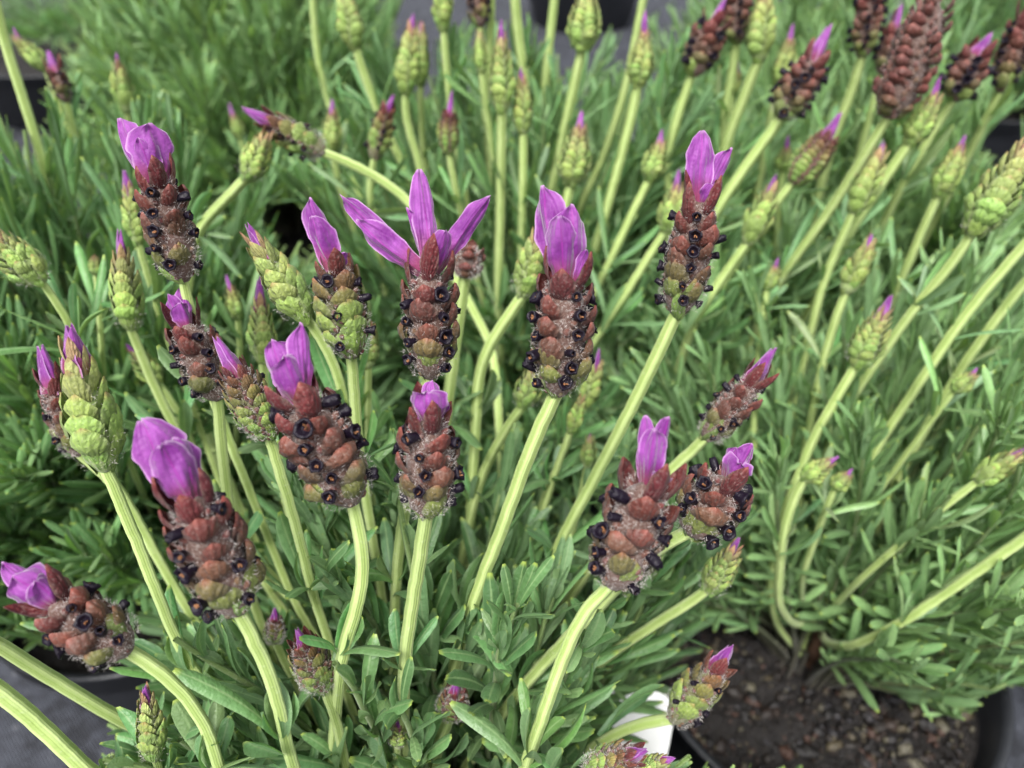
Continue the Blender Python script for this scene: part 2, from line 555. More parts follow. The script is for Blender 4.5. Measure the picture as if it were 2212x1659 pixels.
# bend/sway are in units of leaf WIDTH
LEAF_HI = [leaf_proto(b, s, 7, (-1, -0.6, 0, 0.6, 1), tw) for b, s, tw in
           [(-1.6, .2, .2), (-.9, -.3, -.3), (-.3, .4, .1), (.3, -.2, .4), (.8, .3, -.2), (1.5, 0, .1), (-2.4, .5, .3), (.1, .9, -.5), (2.2, -.4, .2), (-1.2, -.8, .6)]]
LEAF_LO = [leaf_proto(b, s, 5, (-1, 0, 1), tw) for b, s, tw in
           [(-1.6, .2, .2), (-.9, -.3, -.3), (-.3, .4, .1), (.3, -.2, .4), (.8, .3, -.2), (1.5, 0, .1), (-2.4, .5, .3), (.1, .9, -.5), (2.2, -.4, .2), (-1.2, -.8, .6)]]
NPROTO = len(LEAF_HI)
LEAF_MESH = []
for pr in LEAF_HI:
    m = MB(); m.proto(pr, Matrix.Identity(4)); LEAF_MESH.append(m.mesh('leaf', [M_LEAF]))

def bract_proto(point, belly, wrap, nu=7, nv=7):
    v, uv = [], []
    for j in range(nv):
        t = j / (nv - 1)
        h = 0.5 * (4 * t * (1 - t) + 1e-6) ** 0.5 * (1.12 - 0.35 * t) if t < 0.72 else None
        if h is None:
            h0 = 0.5 * (4 * 0.72 * 0.28) ** 0.5 * (1.12 - 0.35 * 0.72)
            f = (1 - t) / 0.28
            h = h0 * f ** point
        h = max(h, 0.012)
        if t == 0: h = 0.2
        for i in range(nu):
            u = i / (nu - 1) * 2 - 1
            x = h * u
            z = belly * math.sin(math.pi * min(1, t * 0.85)) * (1 - 0.35 * u * u) - wrap * x * x + 0.03 * (abs(u) < 0.2)
            z += 0.035 * math.cos(u * 8.5) * t * (1 - t) * 3 + 0.045 * math.sin(x * 23 + t * 9 + belly * 40) * math.sin(t * 11 + wrap * 7)
            v.append((x * (1 + .06 * math.sin(t * 13 + wrap * 9)), t, z)); uv.append((0.5 + x, t))
    v = np.array(v)
    return dict(v=v, q=grid_quads(nu, nv), uv=np.array(uv, np.float32))
BR_PAR = {'G': [(0.8, .30, .85), (0.95, .34, 1.0), (0.7, .26, .8)], 'F': [(0.75, .42, 1.05), (0.85, .50, 1.2), (0.7, .36, .95), (0.95, .44, 1.1)]}
BR_LO = {k: [bract_proto(*p, 5, 6) for p in v] for k, v in BR_PAR.items()}
BR_MESH = {}
for k_, v_ in BR_PAR.items():
    BR_MESH[k_] = []
    for p in v_:
        m = MB(); m.proto(bract_proto(*p), Matrix.Identity(4)); BR_MESH[k_].append(m.mesh('bract', [M_BRACT]))

def floret_proto(seg, lob, seed, shut=0.0):
    rr = np.random.default_rng(seed)
    prof = [(0.55, -0.6), (0.62, 0.1), (0.82 - shut * .2, 0.45), (1.0 - shut * .45, 0.72 + shut * .3), (0.84 - shut * .45, 0.86 + shut * .4), (0.62 - shut * .3, 0.66), (0.46, 0.25), (0.02, 0.12)]
    jit = rr.uniform(0.86, 1.12, seg)
    v, uv = [], []
    for k, (r, z) in enumerate(prof):
        for s in range(seg):
            a = 2 * math.pi * s / seg
            f = 1 + (lob * math.cos(5 * a) if k in (3, 4) else 0)
            if k in (3, 4): f *= jit[s]
            v.append((r * f * math.cos(a), r * f * math.sin(a), z + (0.16 * (jit[s] - 1) * 5 if k in (3, 4) else 0))); uv.append((s / seg, k / 7))
    q = grid_quads(seg, len(prof), True)
    mi = np.zeros(len(q), np.int32)
    # stamens: little upright pegs inside the cup
    for c in range(3):
        a = rr.uniform(0, 6.28); rad = rr.uniform(0.05, 0.22); w = 0.11
        cx, cy = rad * math.cos(a), rad * math.sin(a); top = rr.uniform(0.75, 1.05)
        n0 = len(v)
        for (zz, ww) in ((0.12, w), (top - .25, w), (top - .15, w * 0.4)):
            for s in range(4):
                b = math.pi / 4 + s * math.pi / 2
                v.append((cx + ww * math.cos(b) + (zz - .3) * 0.25 * math.cos(a), cy + ww * math.sin(b) + (zz - .3) * 0.25 * math.sin(a), zz)); uv.append((0, 0))
        qq = grid_quads(4, 3, True) + n0
        q = np.concatenate([q, qq]); mi = np.concatenate([mi, np.ones(len(qq), np.int32)])
    return dict(v=np.array(v), q=q, uv=np.array(uv, np.float32), mi=mi)
FL = [floret_proto(12, 0.05, 1), floret_proto(12, 0.08, 2), floret_proto(12, 0.1, 3, 0.4), floret_proto(12, 0.08, 4, 0.9), floret_proto(12, 0.2, 5, 0.1), floret_proto(12, 0.04, 6, 0.1), floret_proto(12, 0.1, 7, 1.1), floret_proto(12, 0.16, 8, 0.6)]
FL_MESH = []
for pr in FL:
    m = MB(); m.proto(pr, Matrix.Identity(4)); FL_MESH.append(m.mesh('floret', [M_FLORET, M_STAMEN]))

def ball_proto(seg=6, ring=5):
    v = []
    for j in range(ring):
        th = math.pi * (0.03 + 0.94 * j / (ring - 1))
        for i in range(seg):
            a = 2 * math.pi * i / seg
            v.append((math.sin(th) * math.cos(a), math.sin(th) * math.sin(a), -math.cos(th)))
    return dict(v=np.array(v), q=grid_quads(seg, ring, True), uv=np.zeros((seg * ring, 2), np.float32))
BALL = ball_proto()

# ------------------------------------------------------------------ plants
PLANT_LABEL = {
    'A': 'lavender bearing most of the open purple and dark-dotted flower heads',
    'B': 'bushy lavender spreading over the round pot with bare bark soil',
    'C': 'dense long-leaved lavender above the grey-rimmed pot on bare matting',
    'D': 'flowerless feathery green lavender bush with a bare brown trunk',
    'E': 'lavender crowded with upright green buds on tall pale stems',
    'F': 'lavender with long brown dark-dotted flower heads leaning outward',
    'G': 'pale green lavender behind the one with brown heads',
    'H': 'lavender at the far end of the row past dark gaps',
    'I': 'thin low lavender in the large pot of brown soil',
    'J': 'small lavender alone on the far grey matting',
}
PL = {k: tag(empty('lavender_plant', (x, y, POT_H - 0.02)), PLANT_LABEL[k], 'lavender', 'potted lavender plants') for k, (x, y, r) in POTS.items()}
PLOC = {k: Vector((x, y, POT_H - 0.02)) for k, (x, y, r) in POTS.items()}

# zones that stay clear of leaves because a head or stalk stands there
GS = 4.0
MASK = np.full((int(IH / GS) + 2, int(IW / GS) + 2), -1.0)
def stamp(px, py, rad, d):
    i0, i1 = int((px - rad) / GS), int((px + rad) / GS) + 1
    j0, j1 = int((py - rad) / GS), int((py + rad) / GS) + 1
    for j in range(max(0, j0), min(MASK.shape[0], j1 + 1)):
        for i in range(max(0, i0), min(MASK.shape[1], i1 + 1)):
            if (i * GS - px) ** 2 + (j * GS - py) ** 2 <= rad * rad:
                MASK[j, i] = max(MASK[j, i], d)
def stamp_line(pts, rad, d0, d1):
    pts = np.array(pts, float)
    for k in range(len(pts) - 1):
        n = int(np.linalg.norm(pts[k + 1] - pts[k]) / (GS * 1.5)) + 2
        for t in np.linspace(0, 1, n):
            p = pts[k] * (1 - t) + pts[k + 1] * t
            f = (k + t) / max(1, len(pts) - 1)
            stamp(p[0], p[1], rad, d0 + (d1 - d0) * f)

# ---- colours along a head
def lerp3(a, b, t): return tuple(x + (y - x) * t for x, y in zip(a, b))
GREEN = (0.2, 0.31, 0.07); LIME = (0.28, 0.39, 0.1); OLIVE = (0.12, 0.13, 0.035)
BROWN = (0.11, 0.047, 0.03); RUST = (0.11, 0.027, 0.02); CRIM = (0.10, 0.011, 0.018); PINK = (0.3, 0.09, 0.09)
def head_col(kind, s):
    if kind == 'F':      # flowering: green foot, brown middle, crimson top
        stops = [(0, GREEN), (0.16, OLIVE), (0.4, BROWN), (0.7, RUST), (1, CRIM)]
    elif kind == 'M':    # half way
        stops = [(0, GREEN), (0.35, GREEN), (0.65, (0.18, 0.14, 0.045)), (0.85, RUST), (1, CRIM)]
    elif kind == 'R':    # dry brown
        stops = [(0, OLIVE), (0.15, RUST), (1, (0.11, 0.035, 0.026))]
    else:                # green bud
        stops = [(0, GREEN), (0.5, LIME), (0.8, (0.33, 0.36, 0.12)), (0.93, (0.36, 0.22, 0.12)), (1, PINK)]
    for (a, ca), (b, cb) in zip(stops, stops[1:]):
        if s <= b: c = lerp3(ca, cb, (s - a) / (b - a)); break
    else: c = stops[-1][1]
    j = random.uniform(0.8, 1.22) * (0.8 if kind in 'FMR' else 0.88)
    return tuple(max(0.004, x * j * random.uniform(0.92, 1.08)) for x in c)

def profile(kind, s):
    if kind in 'FR':
        return min(1, 0.6 + 2.0 * s) * (1 - 0.42 * max(0, (s - 0.55) / 0.45) ** 1.6)
    if kind == 'M':
        return min(1, 0.58 + 1.8 * s) * (1 - 0.5 * max(0, (s - 0.4) / 0.6) ** 1.4)
    return min(1, 0.6 + 1.9 * s) * (1 - 0.74 * max(0, (s - 0.3) / 0.7) ** 1.2)

def petal_mesh(B, T, width, side, bend, fold, wav, parent_inv, name='petal', nu=11, nv=16, sharp=0):
    """a sterile bract from B to T; side = direction its face looks towards"""
    B, T = np.array(B, float), np.array(T, float)
    ax = T - B; L = np.linalg.norm(ax); y = ax / L
    z = np.array(side, float); z = z - y * (z @ y); z /= np.linalg.norm(z) + 1e-9
    x = np.cross(y, z)
    v, uv = [], []
    p1, p2, p3 = (random.uniform(0, 6.28) for _ in range(3))
    asym = random.uniform(-.12, .12)
    for j in range(nv):
        t = j / (nv - 1)
        w = (0.46 + 0.54 * math.sin(math.pi * min(1.0, t / 1.24) ** 0.95)) if t < 0.62 else None
        if w is None:
            w0 = 0.46 + 0.54 * math.sin(math.pi * (0.62 / 1.24) ** 0.95)
            w = w0 * max(0.05, 1 - ((t - 0.62) / 0.38) ** (1.5 if sharp else 2.6)) ** (0.9 if sharp else 0.55)
        if sharp: w = 0.08 + 0.8 * (1 - t ** 1.5)
        hw = width * 0.5 * w
        for i in range(nu):
            u = i / (nu - 1) * 2 - 1
            xx = hw * (u + asym * (1 - u * u) * t)
            zz = bend * L * math.sin(math.pi * t * 0.8) - fold * hw * (abs(u) ** 1.5) + (0.1 * hw if abs(u) < 0.1 else 0)
            e = abs(u) ** 3
            zz += 0.085 * width * math.sin(u * 5.5 + p1 + 1.6 * math.sin(t * 5 + p3)) * min(1, t * 2.5) * (0 if sharp else 1)
            zz += wav * width * e * math.sin(t * 9 + (p1 if u < 0 else p2)) * min(1, t * 2)
            yy = t * L + 0.03 * L * e * math.sin(t * 14 + p3) + (0.04 * L * (1 - abs(u)) if j == nv - 1 else 0)
            xx *= 1 + 0.05 * e * math.sin(t * 21 + p2)
            v.append(B + x * xx + y * yy + z * zz); uv.append((0.5 + 0.5 * u, t))
    v = np.array(v)
    m = np.array(parent_inv)
    v = v @ m[:3, :3].T + m[:3, 3]
    mb = MB(); mb.add(v, grid_quads(nu, nv), uv)
    return mb

def make_head(plant, bpx, tpx, d, wpx, kind, tips, detail, tilt=0.45, label=None, dens=0.85):
    """bpx/tpx: photo positions of foot and top of the spike; tips: list of petals"""
    loc = PLOC[plant]
    d0 = d
    ip = math.hypot(tpx[0] - bpx[0], tpx[1] - bpx[1]) / FPX * d
    d1 = d - tilt * ip
    b, t = at(*bpx, d0), at(*tpx, d1)
    ax = t - b
    L = ax.length
    W = wpx / FPX * d
    Rb = 0.5 * W * (0.9 if kind in 'FR' else 0.98)
    q = ax.to_track_quat('Z', 'Y')
    # turn the head so that one file of bracts or one file of florets looks at the camera, with some freedom
    spin = random.uniform(0, math.pi / 2)
    Mw = Matrix.Translation(b) @ q.to_matrix().to_4x4() @ Matrix.Rotation(spin, 4, 'Z')
    Mi = Mw.inverted()
    camloc = Mi @ CAM
    fa = math.atan2(camloc.y, camloc.x)      # azimuth towards the camera in the head's frame
    core = MB()
    nr, ns = 9, 10
    vs = []
    for k in range(nr):
        s = k / (nr - 1)
        rr = (0.78 if kind in 'FR' else 0.7) * Rb * profile(kind, s) * (0.35 if k == nr - 1 else 1) * (0.55 if k == 0 else 1)
        for i in range(ns):
            a = 2 * math.pi * i / ns
            vs.append((rr * math.cos(a), rr * math.sin(a), s * L))
    ccol = {'F': (0.09, 0.05, 0.04), 'R': (0.09, 0.05, 0.04), 'M': (0.12, 0.12, 0.05)}.get(kind, (0.24, 0.32, 0.11))
    core.add(vs, grid_quads(ns, nr, True), None, ccol, 0)
    sp = {'F': 0.0047, 'M': 0.0045, 'R': 0.0042}.get(kind, min(0.0042, 0.33 * W))
    rows = max(4, int(round(L / sp)))
    nf = 6 if (kind in 'GM' and L < 1.7 * W) else 4
    if nf == 6: rows = max(6, int(round(L / 0.0027)))
    sp = L / rows
    bracts, florets = [], []
    bk = 'F' if kind in 'FR' else 'G'
    tilt_b = {'F': 0.24, 'M': 0.22, 'R': 0.3}.get(kind, 0.15)
    wb = {'F': 1.2, 'M': 1.25, 'R': 1.0}.get(kind, 1.38)
    hb = {'F': 1.65, 'M': 1.9, 'R': 1.6}.get(kind, 2.3)
    for f in range(nf):
        phi = f * 2 * math.pi / nf
        for k in range(rows):
            s = (k + (0.5 if f % 2 else 0.0)) / rows
            if s > 0.985: continue
            rr = Rb * profile(kind, s)
            p2 = phi + random.gauss(0, 0.17 if kind in 'FR' else 0.07)
            rad = np.array((math.cos(p2), math.sin(p2), 0))
            tl = tilt_b + random.gauss(0, 0.10 if kind in 'FR' else 0.06) - (0.1 if s > .85 else 0)
            yd = np.array((0, 0, 1)) * math.cos(tl) + rad * math.sin(tl)
            hgt = sp * hb * random.uniform(0.88, 1.1)
            if kind == 'F' and s > 0.8: hgt *= 1.45
            wid = wb * (1 if nf == 4 else 0.66) * max(rr, 0.34 * Rb) * (random.uniform(0.72, 1.1) if kind in 'FR' else random.uniform(0.9, 1.08))
            if nf == 4 and kind in 'FM' and s < 0.13: wid *= 1.4; hgt *= 1.5
            o = rad * (rr * 0.985 - hgt * 0.62 * math.sin(tl) - wid * .2) + np.array((0, 0, s * L + sp * (random.gauss(-.15, .14) if kind in 'FR' else -.15)))
            M = frame(o, yd + np.cross(rad, (0, 0, 1)) * random.gauss(0, .13 if kind in 'FR' else .05), rad, wid, hgt, wid * random.uniform(.6, .9))
            bracts.append((math.cos(p2 - fa), M, head_col(kind, s)))
            # woolly calyces and dark florets in the furrow beside this file
            if kind in 'FMR' and s < 0.9:
                for side in (-1, 1):
                    a3 = phi + side * random.uniform(0.5, 0.8)
                    rad3 = np.array((math.cos(a3), math.sin(a3), 0))
                    yd3 = rad3 * 0.75 + np.array((0, 0, 0.66))
                    c3 = rad3 * rr * 0.70 + np.array((0, 0, (s + 0.35 / rows) * L))
                    Mc = frame(c3, yd3, (0, 0, 1), rr * 0.15, rr * 0.26, rr * 0.15)
                    Mc = Mc @ np.array(Matrix.Rotation(R(-90), 4, 'X'))
                    core.proto(BALL, Mc, lerp3((0.11, 0.03, 0.028), (0.1, 0.08, 0.035), random.random() * (1 - s)), 0)
                if kind != 'R':
                    pr = dens if kind == 'F' else dens * (0.5 if s > .12 and nf == 4 else 0.05)
                    if random.random() < pr and s > 0.03:
                        a4 = phi + math.pi / 4 + random.gauss(0, 0.13)
                        rad4 = np.array((math.cos(a4), math.sin(a4), 0))
                        zd = rad4 + np.array((0, 0, random.uniform(0.0, 0.55))) + rng.normal(0, .2, 3)
                        sc = W * random.uniform(0.092, 0.142)
                        c4 = rad4 * rr * random.uniform(0.9, 1.02) + np.array((0, 0, (s + 0.4 / rows) * L))
                        Mf = frame(c4, np.cross(zd, (0.3, 0.2, 1.0)), zd, sc, sc, sc * random.uniform(0.85, 1.2))
                        florets.append((math.cos(a4 - fa), Mf))
    hmats = [M_CALYX, M_BRACT, M_FLORET, M_STAMEN]
    Mlocal = Matrix.Translation(-loc) @ Mw
    if not detail:
        for c, M, col in bracts: core.proto(random.choice(BR_LO[bk]), M, col, 1)
        for c, M in florets:
            pr = random.choice(FL)
            core.add(pr['v'] @ M[:3, :3].T + M[:3, 3], pr['q'], pr['uv'], (0, 0, 0), 2)
        ho = core.build('flower_head', hmats, PL[plant], Mlocal)
    else:
        back = MB()
        front_b = [x for x in bracts if x[0] > -0.12]
        for c, M, col in bracts:
            if c <= -0.12: back.proto(random.choice(BR_LO[bk]), M, col, 1)
        for c, M in florets:
            if c <= -0.2:
                pr = random.choice(FL); back.add(pr['v'] @ M[:3, :3].T + M[:3, 3], pr['q'], pr['uv'], (0, 0, 0), 2)
        ho = core.build('flower_head', hmats, PL[plant], Mlocal)
        if back.n:
            tag(back.build('bracts', hmats, ho), kind='stuff')
        for c, M, col in front_b:
            place(random.choice(BR_MESH[bk]), 'bract', ho, Matrix(M.tolist()), (*col, 1))
        for c, M in florets:
            if c > -0.2:
                place(random.choice(FL_MESH), 'floret', ho, Matrix(M.tolist()))
        # pale wool between the scales
        hz = MB()
        nh = 2200 if kind in 'FMR' else 500
        v, qd = [], []
        for k in range(nh):
            s = random.uniform(0.06, 1); a = (random.uniform(0, 6.283) if k % 3 == 0 else math.pi / 4 + random.randrange(4) * math.pi / 2 + random.gauss(0, .3))
            rr = Rb * profile(kind, s) * random.uniform(0.78, 1.0)
            p = np.array((rr * math.cos(a), rr * math.sin(a), s * L))
            dr = np.array((math.cos(a), math.sin(a), random.uniform(-.1, 1.3))) * 0.8 + rng.normal(0, .5, 3)
            dr /= np.linalg.norm(dr)
            ln = random.uniform(0.0004, 0.0012)
            sd_ = np.cross(dr, rng.normal(0, 1, 3)); sd_ /= np.linalg.norm(sd_) + 1e-9
            w = 0.00004
            n0 = len(v)
            v += [p - sd_ * w, p + sd_ * w, p + dr * ln + sd_ * w * .5, p + dr * ln - sd_ * w * .5]
            qd.append((n0, n0 + 1, n0 + 2, n0 + 3))
        hz.add(v, qd)
        tag(hz.build('fuzz', [M_HAIR], ho), kind='stuff')
    if label: ho['label'] = label
    # sterile bracts (petals) on top
    view = np.array(CAM - t); view /= np.linalg.norm(view)
    axn = np.array(ax / L)
    topb = np.array(t) - axn * L * 0.05
    for tp in tips:
        if tp[0] == 'bud':                       # closed pointed tip of three rolled petals
            T = np.array(at(tp[1], tp[2], d1 - 0.2 * tilt * ip))
            base = np.array(t) - axn * L * 0.1
            bw = max(0.26 * W, 0.0018) if len(tp) < 4 else 0.8 * tp[3] / FPX * d
            x0 = np.cross(axn, view); x0 /= np.linalg.norm(x0) + 1e-9
            for j in range(3):
                a = j * 2.094 + random.uniform(-.3, .3) + 0.4
                out = view * math.cos(a) + x0 * math.sin(a)
                b2 = base + out * bw * 0.42
                tt = T - axn * random.uniform(0, 0.12) * np.linalg.norm(T - base) + out * bw * 0.08
                pm = petal_mesh(b2, tt, bw * 1.45, out, 0.06, 0.9, 0.03, Mi, nu=7, nv=9, sharp=1)
                pm.build('petal', [M_PETAL], ho)
        else:
            x, y, w, dz, bend, fold, roll, bx = tp   # tip px, width px, depth offset (m), bend, fold, roll, base offset px
            T = at(x, y, d1 + dz)
            bo = at(tpx[0] + bx, tpx[1], d1) - t
            B = topb + np.array(bo) * 0.8 - view * dz * 0.1
            sdv = np.array(Quaternion(Vector(np.array(T) - B), roll) @ Vector(view))
            pm = petal_mesh(B, T, w / FPX * d, sdv, bend, fold, 0.12, Mi)
            pm.build('petal', [M_PETAL], ho)
    # keep leaves off this head
    stamp_line([bpx, tpx], wpx * (0.54 if detail else 0.45), d0 + 0.006, d1 + 0.006)
    for tp in tips:
        e = (tp[1], tp[2]) if tp[0] == 'bud' else (tp[0], tp[1])
        stamp_line([tpx, e], wpx * (0.2 if tp[0] == 'bud' else 0.28), d1 + 0.01, d1 + 0.01)
    return ho, b, ax / L, W, d0

NODES = []
def make_stem(plant, b, d0, pts, wpx, crown=None, col=None, name='stem', grow=0.62, vis=1.0):
    """stalk from point b down through photo positions pts, then on to the crown of its plant"""
    loc = PLOC[plant]
    P = [np.array(b)]
    d = d0; last = None
    lastp = None
    pr = project(np.array([b]))
    last = (pr[0][0], pr[1][0])
    px_pts = [last]
    for p in pts:
        d = d + grow * math.hypot(p[0] - last[0], p[1] - last[1]) / FPX * d
        P.append(np.array(at(p[0], p[1], d))); last = p
        px_pts.append(p)
    nvis = len(P)
    up_ = P[-2] - P[-1]
    NODES.append((plant, P[-1] - up_ / np.linalg.norm(up_) * 0.002, up_ / np.linalg.norm(up_)))
    cz = loc.z + random.uniform(0.02, 0.05)
    rc = random.uniform(0.0, 0.022); ac = random.uniform(0, 6.28)
    C = np.array((loc.x + rc * math.cos(ac), loc.y + rc * math.sin(ac), cz))
    E = P[-1]
    dirn = P[-1] - P[-2]; dirn /= np.linalg.norm(dirn)
    gap = np.linalg.norm(C - E)
    if gap > 0.03:
        dn = 0.22 * max(0.0, -dirn[2])
        P.append(E + dirn * gap * dn + (C - E) * 0.14)
        P.append(E + dirn * gap * dn + (C - E) * 0.45)
    P.append(C)
    P = np.array(P)
    cl = np.concatenate([[0], np.cumsum(np.linalg.norm(np.diff(P, axis=0), axis=1))])
    n = max(16, int(cl[-1] / 0.0028))
    tt = np.linspace(0, cl[-1], n)
    path = np.stack([np.interp(tt, cl, P[:, c]) for c in range(3)], axis=1)
    for it in range(26):
        path[1:-1] = 0.5 * path[1:-1] + 0.25 * (path[:-2] + path[2:])
    path[1:-1] += rng.normal(0, 0.00006, (n - 2, 3))
    r0 = wpx / FPX * d0 * 0.5
    rad = np.interp(np.linspace(0, 1, n), [0, 0.05, 0.6, 1], [r0 * 0.92, r0, r0 * 0.95, r0 * 0.8])
    m = MB()
    k = random.uniform(0.85, 1.12)
    top = col or (0.41, 0.52, 0.19)
    tube(m, path - np.array(loc), rad, 16, 0.10, tuple(x * k for x in top), 0)
    o = m.build(name, [M_STEM], PL[plant])
    stamp_line(px_pts, wpx * 0.6, d0 + 0.005, d + 0.005)
    return o

